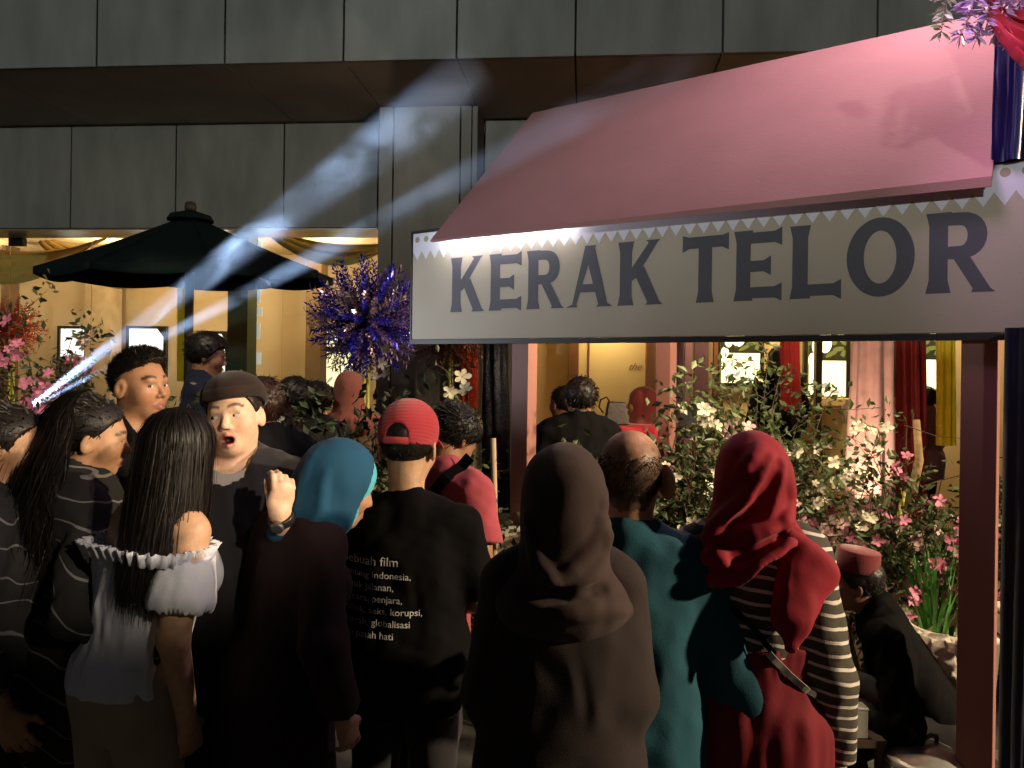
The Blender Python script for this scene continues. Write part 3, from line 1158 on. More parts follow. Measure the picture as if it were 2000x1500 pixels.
bld = empty('shop_building', FO, FYAW)
tag(bld, 'grey panelled building with overhanging fascia and a lit glass shop front', 'building')
conc = mat('grey_panel', (.22, .228, .215), rough=.75, var=.2, vscale=2.2, bump=.3, bscale=45, spec=.3, stretch=(1.6, 1, .45), detail=8)
conc2 = mat('grey_panel_lower', (.23, .228, .205), rough=.75, var=.2, vscale=2.2, bump=.3, bscale=45, spec=.3, stretch=(1.6, 1, .45), detail=8)
soff = mat('soffit_panel', (.33, .29, .26), rough=.8, var=.15, vscale=1.5, bump=.2)
GAP = .008


def panel(name, s0, s1, z0, z1, q0, t, m):
    return boxo(name, (s0 + GAP, q0, z0 + GAP), (s1 - GAP, q0 + t, z1 - GAP), m, bld, bevel=.006)


Z1 = z_of(0, 248, 0.0)                     # soffit height
OV = -1.7
boxo('backing_wall', (-6, OV + .06, Z1 + .05), (16, .3, 9.0), mat('dark_joint', (.02, .02, .02), rough=.9), bld)
js = [s_of(p, OV) for p in (-480, -270, -55, 180, 430, 662, 883, 1115, 1403, 1705, 2010, 2320)]
for a, b in zip(js[:-1], js[1:]):
    panel('fascia_panel', a, b, Z1, Z1 + 2.05, OV, .05, conc)
    panel('fascia_panel', a, b, Z1 + 2.05, Z1 + 4.1, OV, .05, conc)
for a, b in zip(js[:-1], js[1:]):
    boxo('soffit_panel', (a + .008, OV + .065, Z1 + .012), (b - .008, .28, Z1 + .04), soff, bld)
ZH = z_of(0, 447, 0.0)                     # window head
js = [s_of(p, 0.0) for p in (-280, -75, 133, 338, 549, 733)]
boxo('backing_wall', (js[0], .06, ZH + .01), (s_of(735), .25, Z1), bpy.data.materials['dark_joint'], bld)
for a, b in zip(js[:-1], js[1:]):
    panel('wall_panel', a, b, ZH, Z1, 0.0, .05, conc2)
PQ = -.5                                    # the pier stands proud
p0, p1, p2, p3 = [s_of(p, PQ) for p in (733, 762, 893, 930)]
boxo('pier_core', (p0 + .05, PQ + .055, 0), (p2 + .12, .6, Z1), bpy.data.materials['dark_joint'], bld)
for a, b in ((p0, p1), (p1, p2)):
    panel('pier_panel', a, b, 0, Z1, PQ, .05, conc2)
pn = boxo('pier_panel', (p2 - .0 + .125, PQ + .0, .012), (p2 + .175, .02, Z1 - .012), conc2, bld)
panel('pier_panel', p2, p2 + .12, 0, Z1, PQ, .05, conc2)
r0, r1, r2 = p2 + .18, s_of(1050, 0.0), s_of(1330, 0)
wj = [r0, s_of(1048, 0.0)]
panel('wall_panel', wj[0], wj[1], 0, Z1, 0.0, .05, conc2)
boxo('backing_wall', (wj[0], .06, 0), (wj[1] - .05, .25, Z1), bpy.data.materials['dark_joint'], bld)
for i in range(5):                           # wall above the right-hand shop front
    a = wj[1] + i * 1.35
    panel('wall_panel', a, a + 1.35, ZH, Z1, 0.0, .05, conc2)
boxo('backing_wall', (wj[1], .06, ZH + .01), (16, .25, Z1), bpy.data.materials['dark_joint'], bld)
# window head: polished metal underside, then glass
steel = mat('brushed_metal', (.55, .52, .46), rough=.28, var=.15, vscale=4, metal=.9, stretch=(.2, 1, 1))
GQ = .5
for a, b in ((-3, s_of(170, .2)), (s_of(170, .2), s_of(570, .2)), (s_of(570, .2), s_of(733, 0.0))):
    boxo('window_head', (a + .004, .0, ZH - .015), (b - .004, GQ + .06, ZH), steel, bld)
boxo('window_head', (wj[1], .0, ZH - .015), (16, GQ + .06, ZH), steel, bld)
glass = bpy.data.materials.new('window_glass')
glass.use_nodes = True
nt = glass.node_tree
nt.nodes.clear()
mo_ = _n(nt, 'ShaderNodeOutputMaterial')
tr = _n(nt, 'ShaderNodeBsdfTransparent')
tr.inputs['Color'].default_value = (.93, .95, .92, 1)
gl = _n(nt, 'ShaderNodeBsdfGlossy')
gl.inputs['Roughness'].default_value = .02
fr = _n(nt, 'ShaderNodeFresnel')
fr.inputs['IOR'].default_value = 1.45
ms = _n(nt, 'ShaderNodeMixShader')
nt.links.new(fr.outputs[0], ms.inputs[0])
nt.links.new(tr.outputs[0], ms.inputs[1])
nt.links.new(gl.outputs[0], ms.inputs[2])
nt.links.new(ms.outputs[0], mo_.inputs['Surface'])
gj = [s_of(p, GQ) for p in (-180, 16, 175, 548, 731)]
for a, b in zip(gj[:-1], gj[1:]):
    boxo('glass_pane', (a + .006, GQ, .08), (b - .006, GQ + .012, ZH - .02), glass, bld)
dark = mat('dark_bracket', (.02, .018, .015), rough=.4, metal=.4)
for p in (30,):
    s = s_of(p, GQ)
    boxo('glass_clamp', (s - .09, GQ - .03, ZH - .12), (s + .09, GQ + .05, ZH - .022), dark, bld)
boxo('sill', (-3, GQ - .06, 0), (p0, GQ + .1, .08), dark, bld)
# interior
tan = mat('tan_wall', (.58, .44, .28), rough=.8, var=.08, vscale=1.2, bump=.1)
IQ = 4.0
boxo('interior_wall', (-7, IQ, 0), (p2 + .3, IQ + .2, 3.6), tan, bld)
boxo('interior_floor', (-7, GQ + .1, .005), (16, IQ, .02), mat('interior_floor', (.2, .15, .1), rough=.3), bld)
boxo('interior_ceiling', (-7, .3, 3.52), (16, IQ + .1, 3.6), mat('cream_ceiling', (.7, .52, .3), rough=.8), bld)
boxo('interior_wall', (-7.1, .3, 0), (-6.9, IQ, 3.5), tan, bld)
boxo('interior_wall', (p2 + .15, .6, 0), (p2 + .3, IQ, 3.5), tan, bld)


def ibox(name, px0, px1, q, m, z0=0.0, z1=3.45, t=.12, py0=None, py1=None):
    a, b = s_of(px0, q), s_of(px1, q)
    if py0 is not None:
        z1 = z_of((px0 + px1) / 2, py0, q)
    if py1 is not None:
        z0 = z_of((px0 + px1) / 2, py1, q)
    return boxo(name, (min(a, b), q, z0), (max(a, b), q + t, z1), m, bld)


green = mat('green_reflection', (.03, .055, .03), rough=.5)
ibox('column', 443, 482, 1.6, green, t=.3)  # solid column put in for a dark green pillar's reflection
ibox('column', 0, 8, 2.5, mat('brown_column', (.16, .09, .05), rough=.6), t=.3)
paleg = mat('pale_column', (.55, .42, .28), rough=.7)
ibox('column', 165, 215, 3.4, paleg, t=.3)
ibox('column', 596, 625, 3.0, mat('brown_column2', (.2, .12, .06), rough=.6), t=.3)
# right-hand interior
RQ = 1.6
cream = mat('cream_wall', (.72, .55, .28), rough=.85, var=.06, vscale=1.5, bump=.08)
brownf = mat('brown_frame', (.20, .085, .04), rough=.5, var=.15, stretch=(1, 1, .2), vscale=12)
boxo('interior_wall', (s_of(1035, RQ + .3), RQ + .3, 0), (16, RQ + .5, 3.5), cream, bld)
ibox('door_frame', 1111, 1130, RQ + .12, brownf, t=.15)
ibox('door_frame', 1262, 1281, RQ + .12, brownf, t=.15)
ibox('wall_trim', 1149, 1151, RQ + .27, brownf, t=.02)
mauve = mat('mauve_panel', (.30, .17, .22), rough=.6)
ibox('column', 1283, 1298, RQ - .1, mauve, t=.12)
ibox('column', 1300, 1312, RQ - .2, mat('black_frame', (.012, .011, .012), rough=.4), t=.12)
ibox('column', 1338, 1352, RQ - .1, mauve, t=.1)
ibox('column', 1356, 1384, RQ + .1, mat('plum_panel', (.14, .075, .11), rough=.6), t=.1)
ibox('column', 1394, 1402, RQ - .05, brownf, t=.1)
ibox('column', 1594, 1606, 0.9, mat('dark_olive_post', (.035, .035, .025), rough=.5), t=.1, py0=655, py1=880)
ibox('ledge', 1545, 1690, RQ - .1, cream, py0=778, py1=792, t=.35)
ibox('ledge', 1555, 1640, RQ - .4, mat('beige_cabinet', (.50, .40, .22), rough=.7), py0=905, py1=1060, t=.3)
ibox('ledge', 1566, 1612, RQ - .75, mat('black_box', (.015, .013, .012), rough=.5), py0=985, py1=1032, t=.2)
lt = text_mesh('the', .13, .5)
link('wall_lettering', lt, mat('gold_lettering', (.22, .13, .05), rough=.4), bld, loc=(s_of(1226, RQ + .29), RQ + .285, z_of(1226, 722, RQ + .29)), rot=(R(90), 0, 0))
lt = text_mesh('afe', .12, .5)
link('wall_lettering', lt, bpy.data.materials['gold_lettering'], bld, loc=(s_of(1481, RQ + .29), RQ + .285, z_of(1481, 732, RQ + .29)), rot=(R(90), 0, 0))

# ------------------------------------------------------------------ light boxes
lbw = mat('lightbox_white', (.9, .9, .88), emit=1.25, ecol=(.93, .96, 1.0), rough=.4, var=.0)
lby = mat('lightbox_warm', (.9, .85, .6), emit=1.25, ecol=(1.0, .92, .58), rough=.4, var=.0)
lbk = mat('lightbox_frame', (.012, .011, .01), rough=.35)
pg = mat('print_green', (.10, .12, .03), rough=.5, emit=.35, ecol=(.30, .34, .08))
pgd = mat('print_dark', (.02, .025, .01), rough=.5, emit=.05, ecol=(.1, .1, .04))
pgy = mat('print_grey', (.3, .3, .26), rough=.5, emit=.5, ecol=(.65, .68, .6))


def fan(pts, y):
    me = bpy.data.meshes.new('print')
    me.from_pydata([(a, y, b) for a, b in pts], [], [tuple(range(len(pts)))])
    return me


def oval(cx, cz, rx, rz, n=20, rot=0.0, egg=.0):
    out = []
    for i in range(n):
        a = 2 * PI * i / n
        x, z = rx * math.cos(a) * (1 - egg * math.sin(a)), rz * math.sin(a)
        out.append((cx + x * math.cos(rot) - z * math.sin(rot), cz + x * math.sin(rot) + z * math.cos(rot)))
    return out


def lightbox(label, px0, px1, py0, py1, q, kind, fr=.045):
    s0, s1 = s_of(px0, q), s_of(px1, q)
    z1, z0 = z_of((px0 + px1) / 2, py0, q), z_of((px0 + px1) / 2, py1, q)
    w, h = s1 - s0, z1 - z0
    r = empty('light_box', FO + FE * s0 + FQ * q + Vector((0, 0, z0)), FYAW)
    tag(r, label, 'light box', 'light boxes on the shop walls')
    for lo, hi in (((-fr, -.03, -fr), (0, .05, h + fr)), ((w, -.03, -fr), (w + fr, .05, h + fr)), ((0, -.03, -fr), (w, .05, 0)), ((0, -.03, h), (w, .05, h + fr))):
        boxo('frame', lo, hi, lbk, r)
    boxo('screen', (0, 0, 0), (w, .04, h), lby if kind == 'egg' else lbw, r)
    y = -.004
    hz = (lambda b: b) if h < 1.05 and q > 3 else (lambda b: b - .19)
    if kind == 'egg':
        link('print', fan([(0, h * hz(.62)), (w, h * hz(.62)), (w, h), (0, h)], y), pgd, r)
        for (a, b, c, d_, e) in ((.46, .86, .17, .15, .1), (.22, .80, .10, .10, .1), (.86, .93, .09, .08, 0), (.13, .62, .1, .09, 0)):
            link('print', fan(oval(a * w, hz(b) * h, c * w, d_ * h, egg=e), y - .002), lby, r)
        for (a, b, l, rt) in ((.06, .85, .13, 1.3), (.62, .70, .17, .5), (.80, .76, .15, .2), (.92, .70, .12, 1.2), (.70, .84, .08, .9), (.95, .84, .1, -.6)):
            link('print', fan(oval(a * w, hz(b) * h, l * w, .028 * h, rot=rt), y - .003), pg, r)
        for (a, b, l, rt) in ((.66, .66, .1, .7), (.86, .66, .09, -.4), (.3, .69, .1, .2)):
            link('print', fan(oval(a * w, hz(b) * h, l * w, .02 * h, rot=rt), y - .004), pgd, r)
        link('print', fan([(0, 0), (.05 * w, 0), (.05 * w, h * .6), (0, h * .6)], y), pg, r)
        for (a, b, l, rt) in ((.25, .1, .14, .3), (.7, .06, .16, -.2), (.45, .13, .1, .8)):
            link('print', fan(oval(a * w, b * h, l * w, .025 * h, rot=rt), y - .003), pgy, r)
    else:
        link('print', fan(oval(.66 * w, .24 * h, .34 * w, .2 * h), y), pgy, r)
        link('print', fan([(w * .55, h * .14), (w * .82, h * .14), (w * .82, h * .18), (w * .55, h * .18)], y - .002), lbw, r)
        link('print', fan([(w * .8, h), (w, h), (w, h * .86)], y), lbk, r)
    return r


lightbox('leftmost white light box behind the small phone-holding figure', 118, 172, 642, 748, 3.9, 'white')
lightbox('white light box above the young man with short black hair', 252, 320, 642, 770, 3.9, 'white')
lightbox('narrow light box partly behind the dark-haired boy', 394, 441, 652, 760, 3.9, 'white')
lightbox('yellow-lit light box behind the blue tinsel tree', 608, 690, 646, 756, 3.9, 'egg')
lightbox('egg-print light box left of the dark silhouette', 1405, 1484, 612, 748, RQ + .2, 'egg')
lightbox('egg-print light box left of the pink drape', 1576, 1652, 612, 774, RQ + .2, 'egg')
lightbox('egg-print light box between the red column and yellow drape', 1748, 1836, 612, 770, RQ + .2, 'egg')
reflection_m = mat('pale_reflection', (.7, .72, .66), rough=.2, emit=.5, ecol=(.85, .85, .75))  # glowing strips put in for white reflections in the shop glass
sr = empty('reflection_strips', FO + FE * s_of(497, 2.0) + FQ * 2.0 + Vector((0, 0, z_of(497, 720, 2.0))), FYAW)
tag(sr, 'column of pale glowing strips added for reflections in the shop glass, right of the dark green strip', 'reflection')
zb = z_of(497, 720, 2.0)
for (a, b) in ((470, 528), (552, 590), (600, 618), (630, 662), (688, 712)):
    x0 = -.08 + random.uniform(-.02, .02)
    boxo('panel', (x0, 0, z_of(497, b, 2.0) - zb), (x0 + .17, .012, z_of(497, a, 2.0) - zb), reflection_m, sr)
boxo('wire', (-.003, .005, 0), (.003, .010, 3.45 - zb), lbk, sr)  # made-up hanger for the reflection strips

# ------------------------------------------------------------------ drapes
def drape_mesh(top, bot, wid0, wid1, nf=7, depth=.05, nz=16, waist=None, seed=0):
    """hanging cloth: top and bottom points, widths, with vertical folds all round (closed)"""
    rng = random.Random(seed)
    n = nf * 8
    vs, fs = [], []
    for j in range(nz + 1):
        t = j / nz
        c = Vector(top).lerp(Vector(bot), t)
        w = wid0 + (wid1 - wid0) * t
        if waist:
            w *= 1 - waist[1] * math.exp(-((t - waist[0]) / .12) ** 2)
        for i in range(n):
            a = 2 * PI * i / n
            f = 1 + (.13 + .10 * t) * math.sin(a * nf + 1.3 * math.sin(t * 3 + seed)) + .04 * math.sin(a * nf * 2.3 + t * 7)
            vs.append((c.x + w / 2 * f * math.cos(a), c.y + depth * f * math.sin(a), c.z))
    for j in range(nz):
        for i in range(n):
            i2 = (i + 1) % n
            fs.append((j * n + i, (j + 1) * n + i, (j + 1) * n + i2, j * n + i2))
    return mesh_np('drape', np.array(vs), np.array(fs))


def drape(label, name, px_top, px_bot, py_bot, d, w0, w1, m, seed=0, ztop=3.4, depth=.1, cat='drape'):
    t = P(px_top, 500, d)
    b = P(px_bot, py_bot, d)
    o = link(name, drape_mesh((t.x, d, ztop), (b.x, d, max(b.z, .02)), w0, w1, seed=seed, depth=depth), m)
    tag(o, label, cat)
    return o


pinkd = cloth('pink_satin', (.70, .38, .36), rough=.5, sheen=.3, bump=.15)
drape('pale pink gathered drape hanging right of the egg-print light box', 'drape', 1712, 1694, 1190, 6.6, .26, .36, pinkd, seed=1, depth=.13)
drape('dark red cloth-wrapped column right of the pink drape', 'wrapped_column', 1777, 1777, 1150, 6.9, .20, .22, cloth('deep_red_cloth', (.22, .012, .014), rough=.45), seed=2, cat='column')
drape('bright yellow drape at the right of the shop front', 'drape', 1843, 1848, 870, 7.2, .13, .15, cloth('yellow_satin', (.85, .62, .01), rough=.5), seed=3, depth=.05)
drape('narrow red drape behind the dark silhouette', 'drape', 1538, 1545, 800, 7.6, .16, .16, cloth('red_satin_drape', (.5, .03, .03), rough=.5), seed=4, depth=.04)
drape('narrow yellow drape beside the parasol pole', 'drape', 356, 361, 745, 10.6, .13, .17, bpy.data.materials['yellow_satin'], seed=5, depth=.05, ztop=3.3)
drape('thin mauve drape by the black door frame', 'drape', 1326, 1326, 900, 8.3, .08, .10, mauve, seed=6, depth=.04)
drape('orange-red tinsel curtain strip left of the pink post', 'tinsel_curtain', 918, 914, 800, 7.6, .14, .17, mat('red_foil', (.45, .05, .015), rough=.3, metal=.7, var=.5, vscale=40, bump=.8, bscale=90), seed=7, depth=.04, ztop=2.3, cat='curtain')
drape('black tinsel strip just left of the pink post', 'tinsel_curtain', 968, 970, 1000, 6.0, .16, .2, mat('black_foil', (.02, .022, .03), rough=.35, metal=.8, var=.9, vscale=60, bump=1.0, bscale=70), seed=8, depth=.05, ztop=2.3, cat='curtain')


def swag(label, pa, pb, sag, m, hang=.35, seed=0):
    """cloth swagged between two points under the shop ceiling"""
    a, b = Vector(pa), Vector(pb)
    nu, nv = 36, 10
    vs, fs = [], []
    for i in range(nu + 1):
        u = i / nu
        for j in range(nv + 1):
            v = j / nv
            p = a.lerp(b, u)
            s_ = 4 * u * (1 - u)
            z = p.z - s_ * sag * (.25 + .75 * v) - hang * v * .25 + .02 * math.sin(v * 16 + u * 5 + seed)
            y = p.y + .35 * (1 - v) - .2 + .03 * math.sin(v * 18 + u * 3 + seed)
            vs.append((p.x, y, z))
    for i in range(nu):
        for j in range(nv):
            q = i * (nv + 1) + j
            fs.append((q, q + nv + 1, q + nv + 2, q + 1))
    o = link('swag', mesh_np('swag', np.array(vs), np.array(fs)), m)
    md = o.modifiers.new('thickness', 'SOLIDIFY')
    md.thickness = .004
    tag(o, label, 'swag', 'yellow swags under the shop ceiling')
    return o


ysw = cloth('yellow_voile', (.72, .50, .14), rough=.6)
swag('yellow cloth swag at the far left of the shop ceiling', P(-120, 470, 10.5), P(200, 462, 10.5), .55, ysw, seed=1)
swag('yellow cloth swag behind the left half of the parasol', P(90, 465, 10.9), P(420, 475, 10.9), .62, ysw, seed=2)
swag('yellow-green cloth swag right of the parasol top', P(520, 440, 10.4), P(760, 475, 10.4), .35, cloth('olive_voile', (.42, .36, .10), rough=.6), seed=3)

# ------------------------------------------------------------------ parasol
um = empty('parasol', (0, 0, 0))
tag(um, 'dark green square market parasol in front of the shop glass', 'parasol')
UD = 6.7
ap = P(372, 428, UD)
um.location = (ap.x, UD, 0)
greenc = cloth('dark_green_canvas', (.003, .011, .010), rough=.85, sheen=.0)
zc = P(372, 533, UD).z
rad = (P(614, 540, UD).x - P(56, 540, UD).x) / 2
cor = []
N8 = 8
for i in range(N8):
    a = 2 * PI * (i + .5) / N8
    cor.append((rad * 1.03 * math.cos(a), rad * .62 * math.sin(a)))
for i in range(N8):
    x0, y0 = cor[i]
    x1, y1 = cor[(i + 1) % N8]
    vs, fs = [], []
    n = 8
    for u in range(n + 1):
        for v in range(n + 1):
            t = u / n
            f = v / n
            x, y = (x0 + (x1 - x0) * f) * (t * .93 + .07), (y0 + (y1 - y0) * f) * (t * .93 + .07)
            z = ap.z + (zc - ap.z) * t - .035 * math.sin(f * PI) * t - .015 * math.sin(t * PI)
            vs.append((x, y, z))
        if u == n:
            for v in range(n + 1):
                f = v / n
                vs.append(((x0 + (x1 - x0) * f), (y0 + (y1 - y0) * f), zc - .035 * math.sin(f * PI) - .055))
    for u in range(n + 1):
        for v in range(n):
            q = u * (n + 1) + v
            fs.append((q, q + 1, q + n + 2, q + n + 1))
    o = link('canopy_panel', mesh_np('canopy_panel', np.array(vs), np.array(fs)), greenc, um)
    o.modifiers.new('thickness', 'SOLIDIFY').thickness = .004
for i in range(N8):
    rb = MB()
    rb.tube([(cor[i][0] * .05, cor[i][1] * .05, ap.z - .07), (cor[i][0] * .98, cor[i][1] * .98, zc - .03)], .012, n=5)
    rb.build('rib', mat('dark_wood', (.05, .03, .02), rough=.6) if i == 0 else bpy.data.materials['dark_wood'], um)
b = MB()
b.lathe([(.20, 0), (.17, .045), (.03, .09), (.0, .092)], n=8, c=(0, 0, ap.z - .015), cap=False)
b.build('vent_cap', greenc, um)
b = MB()
b.lathe([(.0, 0), (.045, .0), (.05, .03), (.04, .07), (.0, .085)], n=14, c=(0, 0, ap.z + .07), cap=False)
b.build('finial', bpy.data.materials['dark_wood'], um, smooth=True)
b = MB()
b.tube([(0, 0, .03), (0, 0, ap.z)], .036, n=14)
b.build('pole', bpy.data.materials['dark_wood'], um, smooth=True)
b = MB()
b.lathe([(.0, 0), (.32, 0), (.32, .06), (.06, .1), (.05, .3), (0, .3)], n=24, cap=False)
b.build('base', dark, um)

# ------------------------------------------------------------------ the stall
SO = Vector((-.575, 4.5, 0))
SYAW = math.atan2(-.595, .803)
SE, SN = Vector((.803, -.595, 0)), Vector((.595, .803, 0))


def t_of(px, off=0.0):
    u = (px - CX) / FPX
    x0, y0 = SO.x + SN.x * off, SO.y + SN.y * off
    return (y0 * u - x0) / (.803 + .595 * u)


stall = empty('food_stall', SO, SYAW)
tag(stall, 'pink food stall with slanted pink roof, wide name board and square posts', 'food stall')
board_m = mat('sign_board_white', (.52, .45, .35), rough=.55, var=.06, vscale=3, bump=.12, bscale=120)
ZB, ZT = 1.893, 2.497
TL = 3.6
board = boxo('sign_board', (0, 0, ZB), (TL, .035, ZT), board_m, stall, bevel=.003)
edge = mat('black_edge', (.015, .013, .013), rough=.5)
boxo('board_edge', (-.012, -.006, ZB - .026), (TL, .05, ZB - .002), edge, stall)
boxo('board_edge', (-.012, -.004, ZT + .002), (TL, .045, ZT + .014), edge, stall)
boxo('board_edge', (-.012, -.004, ZB - .002), (-.001, .045, ZT + .002), edge, stall)
ink = mat('dark_ink', (.095, .095, .118), rough=.6, var=.08)


def serif_bar(x0, x1, y0, y1, fl=.012, ends='both', vert=True):
    """stem with slightly flared ends"""
    if vert:
        m0, m1 = (y0 + .05, y1 - .05)
        pts = [(x0 - fl, y0), (x1 + fl, y0), (x1 + fl * .7, y0 + .012), (x1, m0), (x1, m1), (x1 + fl * .7, y1 - .012), (x1 + fl, y1), (x0 - fl, y1), (x0 - fl * .7, y1 - .012), (x0, m1), (x0, m0), (x0 - fl * .7, y0 + .012)]
    else:      # bar running right, flared at its right end
        pts = [(x0, y0), (x1 - .03, y0), (x1, y0 - fl), (x1, y1 + fl), (x1 - .03, y1), (x0, y1)]
    return pts


def glyph(ch, w, h=.297):
    """polygons of one letter in a w x h box"""
    st = .062
    bt = .047
    f = .011
    out = []
    S_ = serif_bar
    if ch == 'E':
        out = [S_(f, f + st, 0, h, f), S_(f, w, f * .9, f * .9 + bt, f * 1.3, vert=False), S_(f, w, h - f * .9 - bt, h - f * .9, f * 1.3, vert=False), S_(f, w * .78, h / 2 - bt / 2 - .004, h / 2 + bt / 2 - .004, f * 1.6, vert=False)]
    elif ch == 'L':
        out = [S_(f, f + st, 0, h, f), S_(f, w, f * .9, f * .9 + bt, f * 1.5, vert=False)]
    elif ch == 'T':
        c = w / 2
        top = [(0, h - f - bt - f * 1.4), (.03, h - f - bt), (w - .03, h - f - bt), (w, h - f - bt - f * 1.4), (w, h + f * .2), (w - .03, h - f * .6), (.03, h - f * .6), (0, h + f * .2)]
        out = [[(c - st / 2 - f, 0), (c + st / 2 + f, 0), (c + st / 2 + f * .7, .012), (c + st / 2, .05), (c + st / 2, h - .02), (c - st / 2, h - .02), (c - st / 2, .05), (c - st / 2 - f * .7, .012)], top]
    elif ch == 'K':
        def leg(xa, ya, xb, yb, t0, t1):
            return [(xa - t0 / 2, ya), (xa + t0 / 2, ya), (xb + t1 / 2, yb), (xb - t1 / 2, yb)]
        s1 = f + st
        up_ = [(s1 - .01, h * .36), (s1 - .01, h * .54), (w * .70, h - .012), (w * .64, h), (w * .96, h), (w * .90, h - .012), (s1 + .02, h * .42)]
        lo_ = [(w * .36, h * .52), (w * .60, h * .60), (w - f, .014), (w + f * .6, 0), (w * .64, 0), (w * .68, .014)]
        out = [S_(f, s1, 0, h, f), up_, lo_]
    elif ch == 'A':
        ax = w * .5
        out = [[(-f * .3, 0), (w * .26, 0), (w * .225, .013), (w * .545, h * .86), (w * .46, h), (w * .40, h - .010), (.035, .016)],
               [(w * .66, 0), (w + f * .3, 0), (w - .028, .016), (w * .62, h - .012), (w * .65, h), (w * .40, h), (w * .42, h * .85), (w * .70, .013)],
               [(w * .25, h * .24), (w * .78, h * .24), (w * .73, h * .24 + bt * .85), (w * .29, h * .24 + bt * .85)]]
    elif ch == 'R':
        s1 = f + st
        n = 12
        cy_, ry, rx = h * .70, h * .285, w * .40
        cx_ = w * .50
        o_, i_ = [], []
        for k_ in range(n + 1):
            a = PI / 2 - PI * k_ / n
            o_.append((cx_ + rx * math.cos(a) ** .8 if math.cos(a) > 0 else cx_, cy_ + ry * math.sin(a)))
            i_.append((cx_ + max(0, (rx - st)) * (max(0, math.cos(a)) ** .8), cy_ + (ry - bt) * math.sin(a)))
        quads = [[o_[k_], o_[k_ + 1], i_[k_ + 1], i_[k_]] for k_ in range(n)]
        out = [S_(f, s1, 0, h, f), [(f, h - .0), (f, h - bt), (cx_, h * .985 - bt), (cx_, h * .985)], [(f + .01, cy_ - ry), (cx_, cy_ - ry), (cx_, cy_ - ry + bt), (f + .01, cy_ - ry + bt)]] + quads
        out.append([(w * .40, h * .44), (w * .64, h * .46), (w - f, .014), (w + f * .5, 0), (w * .68, 0), (w * .70, .014)])
    elif ch == 'O':
        n = 40
        for k_ in range(n):
            q = []
            for (kk_, r_) in ((k_, 0), (k_ + 1, 0), (k_ + 1, 1), (k_, 1)):
                a = 2 * PI * kk_ / n
                rx, ry = (w / 2, h / 2 + .004) if r_ == 0 else (w / 2 - st * 1.02, h / 2 - bt)
                q.append((w / 2 + rx * math.cos(a), h / 2 + ry * math.sin(a)))
            out.append(q)
    return out


LET = [('K', 878, 943), ('E', 953, 1016), ('R', 1026, 1098), ('A', 1104, 1194), ('K', 1204, 1290), ('T', 1330, 1420), ('E', 1430, 1524), ('L', 1539, 1640), ('O', 1650, 1783), ('R', 1804, 1938)]
for ch, x0, x1 in LET:
    t0, t1 = t_of(x0), t_of(x1)
    vs, fs = [], []
    for pi, poly in enumerate(glyph(ch, t1 - t0)):
        n0 = len(vs)
        y = -.0010 - .0001 * (pi % 4)
        vs += [(t0 + a, y, 2.040 + b_) for a, b_ in poly]
        fs.append(tuple(range(n0, n0 + len(poly))))
    me = bpy.data.meshes.new('letter')
    me.from_pydata(vs, [], fs)
    bm = bmesh.new()
    bm.from_mesh(me)
    bmesh.ops.triangulate(bm, faces=bm.faces[:])
    bm.to_mesh(me)
    bm.free()
    link('letter', me, ink, board)
# tooth ornament along the top of the board
lav = mat('lavender_paint', (.78, .78, .88), rough=.6, var=.05)
gap_m = mat('tan_paint', (.40, .33, .22), rough=.6, var=.05)
toothw = .066
nt_ = int(TL / toothw)
vs = [(0, -.0012, 0), (toothw, -.0012, 0), (toothw, -.0012, -.100), (toothw * .5, -.0012, -.150), (0, -.0012, -.100)]
me_t = bpy.data.meshes.new('tooth')
me_t.from_pydata(vs, [], [(0, 4, 3, 2, 1)])
me_d = bpy.data.meshes.new('dot')
me_d.from_pydata([(toothw * .5 + .017 * math.cos(2 * PI * i / 14), -.002, -.034 + .017 * math.sin(2 * PI * i / 14)) for i in range(14)], [], [tuple(range(13, -1, -1))])
me_l = bpy.data.meshes.new('leaf_gap')
me_l.from_pydata([(0, -.0045, -.058), (.012, -.0045, -.075), (0, -.0045, -.098), (-.012, -.0045, -.075)], [], [(0, 3, 2, 1)])
for i in range(nt_):
    o = link('tooth', me_t, lav, board, loc=(.004 + i * toothw, 0, ZT - .004))
    d_ = link('tooth_dot', me_d, gap_m, board, loc=(.004 + i * toothw, 0, ZT - .004))
# roof
roofm = mat('pink_roof_sheet', (.44, .225, .215), rough=.85, var=.06, vscale=2.6, bump=.2, bscale=70, spec=.25, detail=9)
AO = -.10                                  # the eave hangs in front of the board
a0, a1 = t_of(838, AO), t_of(1931, AO)
ZE, ZR, RW = 2.43, 3.37, .94
vs, fs = [], []
nu, nv = 24, 8
for i in range(nu + 1):
    for j in range(nv + 1):
        u, v = i / nu, j / nv
        right = a1 - .03 * v
        x = a0 + (right - a0) * u
        z = ZE + (ZR - ZE) * v - .002 * math.sin(u * PI) * math.sin(v * PI)
        vs.append((x, AO + RW * v, z))
for i in range(nu):
    for j in range(nv):
        q = i * (nv + 1) + j
        fs.append((q, q + nv + 1, q + nv + 2, q + 1))
o = link('roof_sheet', mesh_np('roof_sheet', np.array(vs), np.array(fs), False), roofm, stall)
md = o.modifiers.new('thickness', 'SOLIDIFY')
md.thickness = .018
md.offset = -1
b = MB()          # valance under the eave, deeper towards the right
b.add([(a0, AO - .004, ZE - .002), (a1, AO - .004, ZE - .002), (a1, AO - .004, ZE - .036), (a0, AO - .004, ZE - .012)], [(0, 3, 2, 1)])
o = b.build('valance', roofm, stall)
o.modifiers.new('thickness', 'SOLIDIFY').thickness = .006
